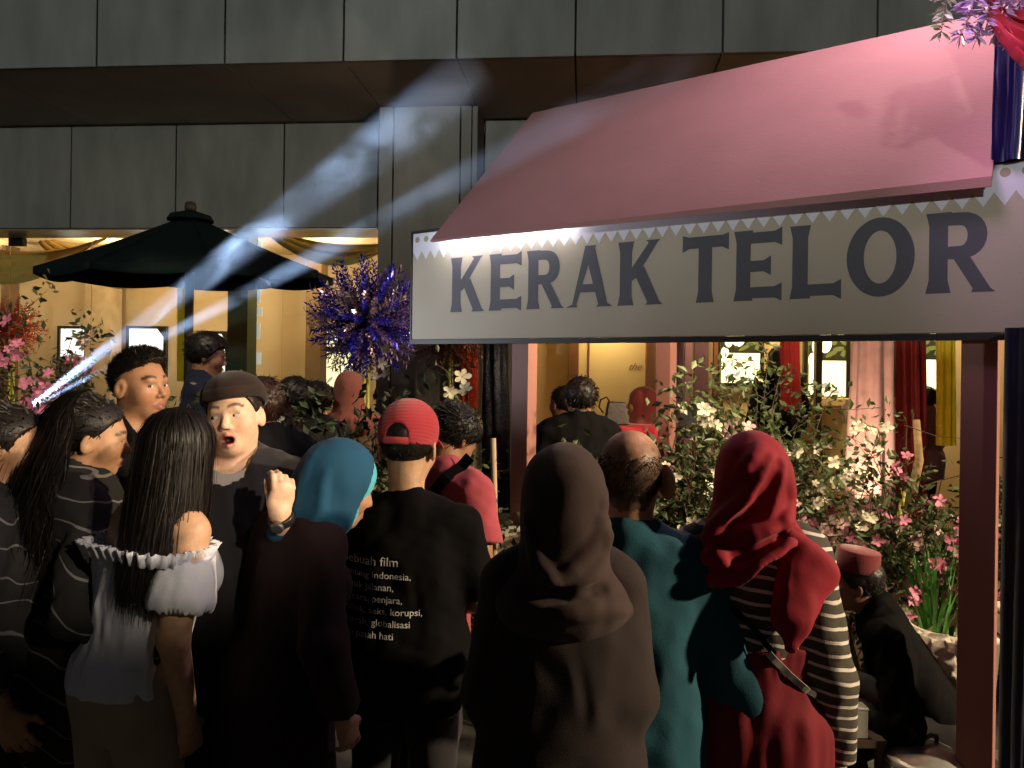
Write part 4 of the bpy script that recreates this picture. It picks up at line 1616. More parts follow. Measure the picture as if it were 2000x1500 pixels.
# back slope of the roof and gable frame
b = MB()
b.add([(a0, AO + RW + .01, ZR - .004), (a1, AO + RW + .01, ZR - .004), (a1, AO + RW + 1.0, ZE), (a0, AO + RW + 1.0, ZE)], [(0, 1, 2, 3)])
o = b.build('roof_sheet', roofm, stall)
md = o.modifiers.new('thickness', 'SOLIDIFY')
md.thickness = .018
wood = mat('pink_painted_wood', (.32, .145, .12), rough=.55, var=.06, vscale=4, bump=.08, bscale=50, stretch=(1, 1, .3))
for px, w in ((1024, .105), (1914, .118)):
    t = t_of(px, .10)
    boxo('post', (t - w / 2, .06, 0), (t + w / 2, .06 + w * .8, ZB + .4), wood, stall, bevel=.003)
for t in (t_of(1024, .1) + .1, t_of(1914, .1) + .1):
    boxo('post', (t - .05, 1.55, 0), (t + .05, 1.65, 2.4), wood, stall, bevel=.003)
boxo('beam', (.1, .05, ZT - .09), (TL, .14, ZT - .01), wood, stall)
for t in (.5, 1.4, 2.3):
    boxo('rafter', (t, .145, ZT - .012), (t + .04, .19, ZT + .1), wood, stall)
# awning lip lamp tube under the eave, left end
tube = empty('led_tube', SO + SE * 0.0, SYAW)
tag(tube, 'short white light tube tucked behind the eave at the left end of the name board', 'light tube')
b = MB()
b.tube([(a0 + .06, -.05, 2.452), (a0 + .85, -.05, 2.456)], .006, n=8)
b.build('tube', mat('led_white', (1, 1, 1), emit=18, ecol=(.92, .95, 1.0)), tube)
boxo('bracket', (a0 + .15, -.05, 2.462), (a0 + .17, .0, 2.468), edge, tube)
for dx in (.08, .2, .32, .46, .62, .8):
    lp = SO + SE * (a0 + dx) + SN * -.05 + Vector((0, 0, 2.440))
    lamp('led_tube_light', 'POINT', lp, .9 if dx < .3 else (.5 if dx < .5 else .3), (.92, .95, 1.0), size=.012)


# ------------------------------------------------------------------ the crowd
skin_mat()
BLACK = cloth('black_cotton', (.0045, .0045, .005), sheen=.0, spec=.08)
CHAR = cloth('charcoal_cotton', (.011, .011, .013), sheen=.0, spec=.1)
NAVY = cloth('navy_cotton', (.010, .014, .035), sheen=.03)
SHOE = mat('dark_shoe', (.02, .018, .016), rough=.5)
DARKP = cloth('dark_trouser', (.015, .015, .018))
KHAKI = cloth('khaki_cotton', (.30, .26, .19))


def strap(H, pts, w, t, m, name='bag_strap', bvh=None, away=.006):
    """flat band through points of the person's frame, pressed onto a garment"""
    P3 = [Vector(p) for p in pts]
    if bvh:
        q = []
        for i in range(len(P3) - 1):
            for j in range(8):
                q.append(P3[i].lerp(P3[i + 1], j / 8))
        q.append(P3[-1])
        P3 = []
        for p in q:
            h = bvh.ray_cast(Vector((p.x, -.7, p.z)), Vector((0, 1, 0)))
            P3.append(Vector((p.x, h[0].y - away, p.z)) if h[0] is not None else p)
        P3 = [P3[0]] + [(P3[i - 1] + P3[i] * 2 + P3[i + 1]) / 4 for i in range(1, len(P3) - 1)] + [P3[-1]]
    vs, fs = [], []
    for i, p in enumerate(P3):
        tan = (P3[min(i + 1, len(P3) - 1)] - P3[max(0, i - 1)]).normalized()
        n = Vector((0, -1, 0))
        s = tan.cross(n).normalized() * w / 2
        n = n * t
        vs += [p - s - n, p + s - n, p + s + n, p - s + n]
    for i in range(len(P3) - 1):
        a = i * 4
        for k in range(4):
            fs.append((a + k, a + (k + 1) % 4, a + 4 + (k + 1) % 4, a + 4 + k))
    fs += [(3, 2, 1, 0), tuple(len(vs) - 4 + k for k in range(4))]
    me = bpy.data.meshes.new(name)
    me.from_pydata([tuple(v) for v in vs], [], fs)
    return link(name, me, m, H.root)


def bvh_of(o):
    me = o.data
    return BVHTree.FromPolygons([tuple(q.co) for q in me.vertices], [tuple(p.vertices) for p in me.polygons])


# --- woman in profile at the left edge
A = Human('woman in profile at the left edge, dark hair pulled back, thin-striped black top', 20, 800, 2.3, -72, head=(0, 8, 0), female=True, skin=(.42, .23, .13), face={'lip': (.34, .12, .1)})
A.build_body()
A.hair(thick=.009, blades=9000, blen=.02, bump=.001, flow=(0, -.9, -.3), up_=.12, line=([-.12, -.05, -.02, .01, .03, .05, .065, .1], [-.08, -.07, -.05, -.02, .03, .062, .078, .085]))
ma = stripes(mat('black_striped_jersey', (.02, .02, .02), rough=.85, bump=.2, bscale=300), (.014, .014, .016), (.16, .16, .17), 14, .07, vec=(0, .5, .86), warp=.12)
creases(ma, .5)
A.top(ma, sleeve=(1.8, 1.8), hem=.7, neckdrop=.03, amp=.006, seed=2)
A.legs_cloth(DARKP)
A.shoes(SHOE)

# --- woman with thick dark hair and a striped wrap
B = Human('woman in a dark striped wrap with thick dark hair, turned right towards the girl', 184, 783, 2.4, -62, head=(-4, 10, 4), female=True, skin=(.45, .26, .15),
          armR=[(.29, -.03, 1.08), (.40, .12, 1.02), {'curl': .5, 'palm': (.2, .9, 0)}], face={'lip': (.36, .12, .11)})
B.build_body()
B.long_hair(n=4200, z_end=1.16, arc=1.2, thick=.026, bulge=.06, wave=.03, spread=1.25, seed=3, wid=.0014)
B.hair(thick=.008, blades=9000, blen=.02, bump=.001, flow=(0, -.9, -.2), up_=.12, line=([-.12, -.05, -.02, .005, .03, .05, .065, .1], [-.08, -.07, -.03, .012, .035, .062, .078, .085]))
mb = stripes(mat('dark_striped_wrap', (.02, .02, .02), rough=.9, bump=.2, bscale=300), (.008, .008, .009), (.15, .15, .15), 15, .075, vec=(.2, .35, .9), warp=.22, wscale=3.5)
creases(mb, .6)
B.top(mb, sleeve=(2.5, 1.9), hem=.55, loose=.03, neckr=.08, neckdrop=.06, amp=.010, wf=(5, 5, 3), seed=4, flare=.03, name='wrap', sleeve_loose=.018)
B.top(cloth('grey_inner_top', (.14, .13, .12)), sleeve=(0, 0), hem=.8, loose=.014, neckr=.07, neckdrop=.02, amp=.002, name='inner_top')
B.legs_cloth(DARKP)
B.shoes(SHOE)

# --- girl with long hair and white off-shoulder blouse
C = Human('girl with long straight dark hair and white off-shoulder blouse, seen from behind', 352, 806, 2.13, -30, head=(20, 6, 2), wide=.86, lean=(.10, .03), female=True, skin=(.52, .32, .20),
          armR=[(.20, -.05, 1.07), (.20, .04, .82), {'curl': .3}], armL=[(-.2, .02, 1.07), (-.18, .2, .95)])
C.build_body()
k = C.s
WHITE = cloth('white_cotton', (.56, .60, .70), sheen=.1, bump=.35, bscale=220)
S0, E0, W0, _ = C.arm['R']
SL, EL, WL, _ = C.arm['L']
puffR = ('rc', S0 + (E0 - S0) * .30, S0 + (E0 - S0) * .62, .072, .086)
puffL = ('rc', SL + (EL - SL) * .30, SL + (EL - SL) * .62, .072, .086)
cutz = (S0 + (E0 - S0) * .2)[2]
C.top(WHITE, sleeve=(0, 0), hem=.885, loose=.022, neckr=.06, amp=.006, wf=(8, 8, 1.6), seed=1.0, flare=.02, h=.0075, name='blouse', more=((puffR, .03), (puffL, .03)),
      ceil=lambda X, Y, Z: Z - cutz + .05 * np.abs(X - .05) - .005 * np.sin(X * 160 + Y * 130) + 0 * Y,
      less=((('rc', S0 + (E0 - S0) * .78, E0 + (W0 - E0) * .5, .075, .07), .004), (('rc', SL + (EL - SL) * .78, EL, .075, .07), .004)))
# gathered frill along the neckline
vs, fs = [], []
NF = 150
for i in range(NF + 1):
    a = 2 * PI * i / NF
    cx0 = C.up((0, 0, cutz))[0]
    for j, (dz, rr) in enumerate(((-.012, 1.0), (.008, 1.035), (.024, 1.075))):
        wob = (.004 + .004 * j) * math.sin(i * 2 * PI * 37 / NF) + .002 * math.sin(i * 1.9)
        ca, sa = math.cos(a), math.sin(a)
        e = (abs(ca) ** 3.2 + abs(sa) ** 3.2) ** (-1 / 3.2)
        x, y = (.180 * rr + wob) * e * ca, (.108 * rr + wob) * e * sa
        vs.append((cx0 + x, y - .005, cutz + dz - .05 * abs(x) + .003 * math.sin(i * 2.3)))
for i in range(NF):
    for j in range(2):
        q = i * 3 + j
        fs.append((q, q + 3, q + 4, q + 1))
frill = link('frill', mesh_np('frill', np.array(vs), np.array(fs)), WHITE, C.root)
sm = frill.modifiers.new('thickness', 'SOLIDIFY')
sm.thickness = .003
C.legs_cloth(KHAKI, loose=.012, seed=3)
C.shoes(SHOE)
C.long_hair(n=9500, z_end=1.17, arc=2.3, thick=.007, bulge=.012, wave=.008, spread=1.08, side=-.05, seed=5, wid=.0009)
strap(C, [S0 + np.array((-.10, -.06, .05)), S0 + np.array((-.075, -.085, -.02)), S0 + np.array((-.05, -.10, -.08))], .008, .002, BLACK, 'shoulder_strap')

# --- young man with short hair behind
D = Human('young man with short black hair and black collared shirt, gazing right', 276, 686, 2.8, -114, head=(2, 0, 2), skin=(.42, .22, .12), face={'lip': (.32, .12, .09), 'gaze': (.35, 0), 'open': .85, 'stubble': .12}, h=.011)
D.build_body()
D.hair(thick=.004, blades=10000, blen=.014, bump=.0015, top=.018, flow=(0, .35, .35), up_=.2, line=([-.12, -.07, -.045, -.01, .02, .04, .06, .075, .1], [-.045, -.035, .0, .04, .052, .066, .082, .088, .09]))
D.top(BLACK, sleeve=(.85, .85), hem=.75, neckr=.066, neckdrop=.035, amp=.004, collar=.02)
D.legs_cloth(DARKP)
D.shoes(SHOE)

# --- man in brown cap, talking
E = Human('man in a dark brown cap speaking with mouth open and one hand raised', 458, 728, 2.45, 186, hat=.022, head=(-4, -4, 9), skin=(.74, .49, .35),
          armL=[(-.25, .14, 1.06), (-.19, .30, 1.30), {'dir': (-.16, .1, 1), 'palm': (.5, -1, .1), 'thumb': (1, .3, 0), 'curl': .66, 'spread': .25, 'tuck': .8, 'size': .9}],
          armR=[(.235, .05, 1.07), (.16, .2, .95)], face={'mouth': .017, 'gaze': (.62, 0.05), 'lip': (.40, .12, .10), 'hand': 'L', 'open': 1.1, 'brow': .8}, wide=1.06)
E.build_body()
E.hair(thick=.005, blades=1200, blen=.012, bump=.002, line=([-.12, -.05, -.02, .01, .04, .06, .1], [-.07, -.06, -.03, .0, .05, .07, .07]))
capm = cloth('dark_brown_felt', (.020, .011, .009), bump=.3, bscale=250)
F = E.head_field(.0055)
F.add(E.hel((0, -.022, .045), (.096, .116, .088)), .02)
F.add(E.hel((0, -.03, .075), (.088, .105, .07)), .03)
F.cut(lambda X, Y, Z: (.056 + .25 * np.minimum(0, E.hl(X, Y, Z)[1] - .02) - E.hl(X, Y, Z)[2]) * .8)
F.sub(E.hel((0, -.018, .02), (.078, .098, .075)), .004)
cap = link('cap', F.mesh('cap'), capm, E.root)
vs, fs = [], []
for i in range(49):
    a = 2 * PI * i / 48
    for rr, dz in ((1.0, 0.0), (1.03, .004), (1.03, .026), (.99, .03)):
        y = -.022 + .112 * rr * math.sin(a)
        z = .060 + .25 * min(0, y - .02) + dz
        sc = math.sqrt(max(.2, 1 - ((z - .045) / .16) ** 2))
        vs.append(E.hp((.093 * rr * sc * math.cos(a), -.022 + .113 * rr * sc * math.sin(a), z)))
for i in range(48):
    for j in range(3):
        q = i * 4 + j
        fs.append((q, q + 4, q + 5, q + 1))
link('cap_band', mesh_np('cap_band', np.array(vs), np.array(fs)), cloth('cap_band_brown', (.026, .014, .011)), cap).parent = E.root
E.top(cloth('dark_jacket', (.016, .016, .02)), sleeve=(.95, 1.0), hem=.7, loose=.02, neckr=.07, neckdrop=.07, amp=.006, seed=6)
E.top(cloth('pale_collar', (.42, .40, .40)), sleeve=(0, 0), hem=1.0, loose=.012, neckr=.062, neckdrop=.03, amp=.002, name='undershirt')
scarfm = mat('grey_woven_scarf', (.16, .145, .13), rough=.9, var=.6, vscale=60, bump=.6, bscale=120)
F = Field.box(E.hc - np.array((.3, .3, .5)), E.hc + np.array((.3, .3, .05)), .007)
kk = E.s
for sg in (1,):
    F.add(('rc', E.up((sg * .075 * kk, -.03, 1.42 * kk)), E.up((sg * .105 * kk, .09, 1.34 * kk)), .033, .036), .01)
    F.add(('rc', E.up((sg * .105 * kk, .09, 1.34 * kk)), E.up((sg * .085 * kk, .135, 1.16 * kk)), .034, .03), .02)
F.disp(lambda X, Y, Z: .006 * wrk(X, Y, Z, (20, 20, 16)))
link('scarf', F.mesh('scarf'), scarfm, E.root)
E.legs_cloth(DARKP)
E.shoes(SHOE)
# watch
S0, E0, W0, _ = E.arm['L']
wd = (W0 - E0) / np.linalg.norm(W0 - E0)
wc = W0 - wd * .02
F = Field.box(wc - .07, wc + .07, .004)
F.add(('cc', wc - wd * .012, wc + wd * .012, .039, .037), .0)
F.cut(lambda X, Y, Z: -((X - wc[0]) * wd[0] + (Y - wc[1]) * wd[1] + (Z - wc[2]) * wd[2]) - .012)
link('wristwatch', F.mesh('wristwatch'), mat('watch_strap', (.015, .014, .014), rough=.4), E.root)
wdir = np.array((.25, .95, 0.1))
wdir = wdir - wd * (wdir @ wd)
wdir /= np.linalg.norm(wdir)
F = Field.box(wc - .07, wc + .07, .004)
F.add(('cc', wc + wdir * .03, wc + wdir * .043, .019, .019), .0)
link('watch_face', F.mesh('watch_face'), mat('watch_glass', (.2, .19, .18), rough=.2, metal=.6), E.root)

# --- woman in blue hijab
Fw = Human('woman in a blue hijab with turquoise rim, looking down to the right', 668, 852, 2.3, -42, hat=.02, lean=(.05, .04), headoff=(.055, .06, -.02), headz=1.04, wide=.84, head=(-20, 20, 0), female=True, skin=(.45, .26, .16), face={})
Fw.build_body()
blue = cloth('blue_jersey', (.010, .065, .135), sheen=.05)
turq = cloth('turquoise_jersey', (.06, .42, .52), sheen=.3)
Fw.hijab(blue, cape=.0, amp=.0015, seed=3, opening=-.034, face=(.085, .125), puff=.004, nape=.075, ridges=((((.0, .09), (-.01, -.02), (-.03, -.12)), .012, .004), (((-.06, .06), (-.07, -.04), (-.07, -.13)), .012, .005), (((.05, .05), (.05, -.05), (.02, -.14)), .010, .004), (((.06, -.10), (-.02, -.13), (-.08, -.12)), .012, .006)))
Fw.hijab(turq, cape=.0, amp=.001, seed=1, face=(.058, .082), opening=-.002, puff=.0, nape=.045, name='inner_scarf')
Fw.top(cloth('maroon_dark', (.016, .006, .008), sheen=.03), sleeve=(1.9, 1.9), hem=.40, loose=.018, amp=.005, wf=(6, 6, 2), neckr=.06, seed=2.2, flare=.04, name='tunic')
Fw.legs_cloth(cloth('dark_teal_skirt', (.012, .045, .05)), name='skirt', skirt=.0, amp=.006, loose=.008)
Fw.shoes(SHOE)

# --- man in red cap
G = Human('man in a red mesh-back cap and black printed t-shirt, seen from behind', 800, 800, 2.52, 0, headz=1.1, headoff=(0, .01, .055), hat=.07, head=(-12, 8, 0), skin=(.55, .34, .21), armR=[(.255, -.01, 1.08), (.17, .2, 1.0)], armL=[(-.255, -.01, 1.08), (-.17, .22, 1.02)], wide=1.08, face={})
G.build_body()
G.hair(thick=.004, blades=1500, blen=.010, bump=.001, line=([-.12, -.05, -.02, .01, .04, .06, .1], [-.058, -.05, -.025, .0, .05, .07, .07]))
redm = mat('red_cap_mesh', (.42, .018, .035), rough=.7, var=.1, bump=.3, bscale=300, sheen=.2)
nt = redm.node_tree      # open mesh weave: fine waves as relief
wv = _n(nt, 'ShaderNodeTexWave')
wv.bands_direction = 'Z'
wv.inputs['Scale'].default_value = 75
wv.inputs['Distortion'].default_value = .4
tcn = _n(nt, 'ShaderNodeTexCoord')
nt.links.new(tcn.outputs['Object'], wv.inputs['Vector'])
bpn = _n(nt, 'ShaderNodeBump')
bpn.inputs['Strength'].default_value = .5
bpn.inputs['Distance'].default_value = .004
nt.links.new(wv.outputs['Fac'], bpn.inputs['Height'])
nt.links.new(bpn.outputs['Normal'], nt.nodes['Principled BSDF'].inputs['Normal'])
F = G.head_field(.0048)
F.add(G.hel((0, -.016, .040), (.087, .107, .096)), .02)
F.add(G.hel((0, -.01, .07), (.080, .092, .075)), .03)
F.cut(lambda X, Y, Z: (.006 + .35 * np.maximum(0, G.hl(X, Y, Z)[1]) - G.hl(X, Y, Z)[2]))
F.sub(G.hel((0, -.016, .0), (.079, .099, .07)), .003)
F.sub(G.hel((0, -.13, .032), (.034, .06, .036)), .004)
cap = link('cap', F.mesh('cap'), redm, G.root)
vs, fs = [], []
for i in range(13):
    a = -PI / 2 + (i / 12 - .5) * .85
    for rr, z in ((1.005, .006), (1.03, .008), (1.03, .024), (1.005, .026)):
        vs.append(G.hp((.089 * rr * math.cos(a), -.016 + .109 * rr * math.sin(a), z)))
for i in range(12):
    for j in range(3):
        q = i * 4 + j
        fs.append((q, q + 4, q + 5, q + 1))
link('cap_strap', mesh_np('cap_strap', np.array(vs), np.array(fs)), cloth('red_strap', (.45, .05, .06)), G.root)
vs, fs = [], []
for i in range(15):
    a = PI / 2 + (i / 14 - .5) * 2.1
    for rr, z in ((1.0, .032), (1.35, .022), (1.62, .006)):
        q = math.cos((i / 14 - .5) * 2.1 * .75)
        vs.append(G.hp((.086 * math.cos(a) * (1 + (rr - 1) * .1), -.016 + .106 * math.sin(a) + (rr - 1) * .12 * q, z - .01 * (1 - q))))
for i in range(14):
    for j in range(2):
        q = i * 3 + j
        fs.append((q, q + 3, q + 4, q + 1))
br = link('cap_brim', mesh_np('cap_brim', np.array(vs), np.array(fs)), redm, G.root)
br.modifiers.new('thickness', 'SOLIDIFY').thickness = .004
gs = G.top(BLACK, sleeve=(.92, .92), hem=.72, loose=.014, neckr=.072, amp=.005, wf=(5, 5, 3), seed=7.5, boxy=1.08, sleeve_loose=.02, name='t_shirt', h=.008)
G.legs_cloth(DARKP)
G.shoes(SHOE)
gb = bvh_of(gs)
PRINT = mat('pale_print', (.75, .75, .75), rough=.9, var=.35, vscale=60)
LINES = [('Sebuah film', .036), ('tentang Indonesia,', .0275), ('musik jalanan,', .0275), ('asmara, penjara,', .0275), ('politik, seks, korupsi,', .0275), ('sejarah, globalisasi', .0275), ('dan patah hati', .0275)]


zt = 1.15
for txt, sz in LINES:
    me = text_mesh(txt, sz * 1.05)
    for v in me.vertices:
        x, y = v.co.x, v.co.y
        lx = -.185 + x * 1.03
        lz = zt + y - .035 * x
        h = gb.ray_cast(Vector((lx, -.6, lz)), Vector((0, 1, 0)))
        v.co = (lx, (h[0].y if h[0] is not None else -.14) - .003, lz)
    link('printed_line', me, PRINT, gs)
    zt -= sz * 1.05 if sz > .03 else .0355

# --- man in red t-shirt stooping
Hm = Human('stooping man in a red t-shirt with a black strap across his back', 888, 790, 3.05, -38, head=(-6, 42, 4), bend=14, skin=(.33, .17, .095), armR=[(.235, .03, 1.08), (.22, .2, .86)])
Hm.build_body()
Hm.hair(thick=.018, blades=3500, blen=.022, bump=.004)
hs = Hm.top(cloth('red_cotton', (.42, .075, .10), bump=.35), sleeve=(.72, .72), hem=.7, loose=.018, amp=.007, wf=(5, 5, 3), seed=1.5, name='t_shirt', sleeve_loose=.03)
Hm.legs_cloth(DARKP)
Hm.shoes(SHOE)
hb = bvh_of(hs)
strap(Hm, [Hm.up((.14, -.04, 1.42)), Hm.up((.05, -.14, 1.25)), Hm.up((-.12, -.16, 1.0))], .045, .002, BLACK, bvh=hb)

# --- person in brown hood nearest the camera
I_ = Human('person in a plain brown headscarf and dark brown cloak, nearest in the crowd', 1101, 868, 1.8, -2, hat=.022, head=(4, 6, 0), female=True, skin=(.4, .24, .15), wide=.86, armR=[(.165, -.02, 1.08), (.13, .17, .95)], armL=[(-.17, -.02, 1.08), (-.13, .17, .95)])
I_.build_body()
brown = cloth('brown_jersey', (.040, .024, .023), sheen=.1)
I_.hijab(brown, cape=.165, capez=1.30, capet=.11, amp=.002, seed=5, puff=.006, nape=.10, ridges=(
    (((.085, .03), (.07, -.06), (.02, -.13), (-.03, -.16)), .014, .008), (((.095, -.04), (.07, -.12), (.02, -.18)), .014, .009), (((-.08, -.02), (-.05, -.12), (-.02, -.15)), .012, .006),
    (((.08, -.16), (.0, -.175), (-.09, -.165)), -.012, .007), (((.14, -.22), (.05, -.20), (-.02, -.21)), .012, .007)))
I_.top(cloth('brown_cloak', (.022, .015, .015), bump=.3, sheen=.05), sleeve=(1.9, 1.9), hem=.35, loose=.012, amp=.004, wf=(4, 4, 1.6), seed=3.3, flare=.03, name='cloak', boxy=1.1, sleeve_loose=.022, neckr=.05)
I_.legs_cloth(DARKP)
I_.shoes(SHOE)

# --- balding man in teal shirt
def bald(c, q, v):
    x, y, z = q[:, 0], q[:, 1], q[:, 2]
    n = wrk(x, y, z, (26, 26, 22), 1.0)
    crown = np.sqrt((x / .058) ** 2 + ((y + .02) / .085) ** 2)
    den = np.clip((crown - .70 + .08 * n) * 2.0, 0, 1)
    back = np.where(z > .045, den, 1.0)
    zone = (y < .02) * (z > np.interp(y, [-.12, -.06, -.02, .02], [-.078, -.07, -.03, .0]) + .006 * n) * (np.abs(x) < .083)
    m = (back * zone * (.84 + .12 * np.clip(n, -1, 1)))[:, None]
    ear = (np.abs(x) > .074) * (z < .03) * (z > -.04) * (y > -.04)
    m = np.clip(m, 0, .92) * (1 - ear[:, None])
    return c * (1 - m) + np.array((.03, .02, .014)) * m


J = Human('balding man in a teal long-sleeved shirt, arms bent in front', 1232, 848, 2.02, -6, headz=1.10, headoff=(0, .01, .03), hat=.035, head=(-2, 4, 0), skin=(.56, .30, .18), armR=[(.30, -.03, 1.0), (.19, .25, 1.03)], armL=[(-.28, -.02, 1.02), (-.15, .25, 1.05)], wide=1.02, h=.010, face={'ear': 1.3})
J.build_body(colfn=bald)
F = J.head_field(.006)
F.add(J.hel((0, -.018, .026), (.0755, .0965, .084)), .01)
F.cut(lambda X, Y, Z: np.maximum(np.interp(J.hl(X, Y, Z)[1], [-.12, -.06, -.02, .02], [-.078, -.07, -.03, .0]) - J.hl(X, Y, Z)[2], np.maximum(J.hl(X, Y, Z)[1] - .015, J.hl(X, Y, Z)[2] - .062)))
v, q = F.nets()
n0 = len(v)
v, q = J.fuzz(v, q, 3600, .010, 3.0, width=.0005, flow=(0, -.1, -1.0))
q = q[(q >= n0).all(axis=1)] - n0
tp = (v[n0:][q[:, 0]] - J.hc) @ J.HM
q = q[(np.abs(tp[:, 0]) < .066) | (tp[:, 1] < -.035)]
link('hair', mesh_np('hair', v[n0:], q, True), mat('matte_dark_hair', (.022, .016, .012), rough=.9, spec=.1, var=.3), J.root)
teal = cloth('teal_cotton', (.005, .066, .098), bump=.35, bscale=240)
J.top(teal, sleeve=(1.9, 1.9), hem=.42, loose=.018, amp=.0045, wf=(5, 5, 1.8), seed=9.0, boxy=1.1, neckr=.064, flare=.02, collar=.03, sleeve_loose=.036, h=.008)
J.legs_cloth(DARKP)
J.shoes(SHOE)

# --- woman in red hijab
K = Human('woman in a red hijab and red dress with striped sleeves, seen from behind', 1471, 838, 2.02, -14, hat=.025, head=(-4, 4, 2), female=True, skin=(.5, .30, .18), wide=.92,
          armR=[(.195, -.03, 1.04), (.225, .05, .77), {'curl': .25}], armL=[(-.20, .06, 1.06), (-.14, .24, .98)])
K.build_body()
redh = cloth('red_viscose', (.26, .005, .020), rough=.75, sheen=.08, bump=.2)
hc = K.hc
K.hijab(redh, cape=.205, capez=1.33, capet=.10, seed=2, h=.0055, puff=.002, amp=.002, ridges=(
    (((.034, .07), (-.03, -.045), (-.088, -.105), (-.095, -.135), (-.06, -.20)), .020, .016),
    (((.012, .095), (-.034, .035)), .012, .008),
    (((.060, .055), (.010, -.05), (-.05, -.105)), -.016, .012),
    (((.098, -.07), (.03, -.105), (-.06, -.118)), .016, .012),
    (((.094, -.10), (.02, -.145), (-.045, -.165)), -.014, .010),
    (((.098, -.12), (.014, -.182), (-.05, -.22)), .016, .012),
    (((.080, .05), (.086, -.04), (.070, -.09)), .010, .006),
    (((-.085, -.16), (-.14, -.19), (-.19, -.22)), .014, .008),
    (((-.07, -.20), (-.12, -.24)), .012, .008)),
    hem=lambda X, Y, Z: .7 * (np.minimum(-.285 + .78 * (X - hc[0] + .114) * (X - hc[0] > -.114), -.135) + .006 * np.sin(X * 70) - (Z - hc[2])) + 0 * Y)
# the loose end over the right shoulder
F = Field.box(hc + np.array((-.02, -.32, -.5)), hc + np.array((.34, .1, -.03)), .006)
F.add(('rc', hc + np.array((.085, -.095, -.13)), hc + np.array((.15, -.085, -.20)), .034, .045, .6), .04)
F.add(('rc', hc + np.array((.085, -.105, -.15)), hc + np.array((.075, -.155, -.30)), .028, .035, .5), .03)
F.add(('rc', hc + np.array((.145, -.09, -.21)), hc + np.array((.085, -.165, -.36)), .034, .016, .6), .04)
F.add(('rc', hc + np.array((.12, -.09, -.19)), hc + np.array((.09, -.14, -.29)), .05, .036, .6), .04)
F.sub(('rc', hc + np.array((.075, -.165, -.17)), hc + np.array((.085, -.205, -.33)), .012, .010), .02)
F.disp(lambda X, Y, Z: .003 * wrk(X, Y, Z, (9, 9, 6), 1.0))
link('scarf_end', F.mesh('scarf_end'), redh, K.root)
mk = stripes(mat('striped_jersey', (.02, .02, .02), rough=.85, bump=.2, bscale=300), (.050, .043, .030), (.62, .58, .52), 33, .26, vec=(.15, 0, .99), warp=.02, wscale=9)
creases(mk, .6)
ks = K.top(mk, sleeve=(1.94, 1.94), hem=.8, loose=.018, amp=.005, wf=(7, 7, 5), seed=5.5, neckr=.06, sleeve_loose=.02, h=.0075)
kd = K.top(cloth('red_dress', (.15, .004, .013), rough=.8, sheen=.05), sleeve=(0, 0), hem=.12, loose=.022, amp=.009, wf=(6, 6, .5), seed=1.2, flare=.02, name='dress', h=.009,
      ceil=lambda X, Y, Z: Z - 1.07 * K.s - .06 * np.sin(X * 7 + 1) + 0 * Y)
K.legs_cloth(DARKP)
K.shoes(SHOE)
kb = bvh_of(ks)
kdb = bvh_of(kd)
strap(K, [(-.08, -.16, 1.20), (.0, -.2, 1.13), (.05, -.2, 1.07)], .014, .002, BLACK, bvh=kb)
strap(K, [(.035, -.22, 1.075), (.085, -.2, 1.02), (.15, -.18, .965)], .016, .003, mat('silver_strap', (.5, .47, .42), rough=.35, metal=.5), bvh=kdb)

# --- the seated cook with a red fez
COOK = Human('seated cook in black with a red fez, bent over his work', 1668, 1082, 3.3, 72, H=1.62, pelvis=(0, 0, .30), sit=True, bend=30, wide=.86, head=(0, 2, 0), skin=(.24, .12, .065), face={},
          armR=[(.22, .12, 1.06), (.1, .32, 1.0)], armL=[(-.25, .10, 1.05), (-.12, .33, .98)])
COOK.build_body()
COOK.hair(thick=.010, blades=1500, blen=.015)
COOK.top(BLACK, sleeve=(1.9, 1.9), loose=.02, amp=.008, seed=3, neckr=.06, sleeve_loose=.03)
COOK.legs_cloth(DARKP)
COOK.shoes(SHOE)
fez = MB()
fez.lathe([(.0905, 0), (.092, .004), (.086, .078), (.083, .083), (.0, .086)], n=36, cap=False)
fo = fez.build('fez', mat('red_felt', (.15, .005, .012), rough=.95, var=.1, bump=.3, bscale=300, sheen=.4), COOK.root, smooth=True)
fo.matrix_local = Matrix.Translation(Vector(COOK.hp((0, -.012, .062)))) @ Matrix(COOK.HM.tolist()).to_4x4() @ Matrix.Rotation(R(9), 4, 'X')


# --- people further off
def bg(label, px, top, d, yaw, shirt, hijab=None, hairm=None, head=(0, 0, 0), skin=(.36, .19, .11), thick=.014, bend=0, long=False, female=False):
    H = Human(label, px, top, d, yaw, hat=.02 if hijab else .012, head=head, skin=skin, female=female or hijab is not None, h=.015, bend=bend)
    H.build_body()
    if hijab:
        H.hijab(hijab, cape=.225, capet=.1, h=.010, amp=.003, seed=px % 7)
    else:
        H.hair(m=hairm, thick=thick, blades=1200, blen=.025, bump=.006, h=.009, seed=px % 5)
        if long:
            H.long_hair(m=hairm, n=500, z_end=1.2, thick=.02, bulge=.04, wave=.02, wid=.004, seed=int(px))
    H.top(shirt, sleeve=(1.9, 1.9), hem=.7, loose=.012 if hijab else .028, amp=.003 if hijab else .008, h=.015, seed=px % 9)
    H.legs_cloth(DARKP, h=.02)
    H.shoes(SHOE)
    return H


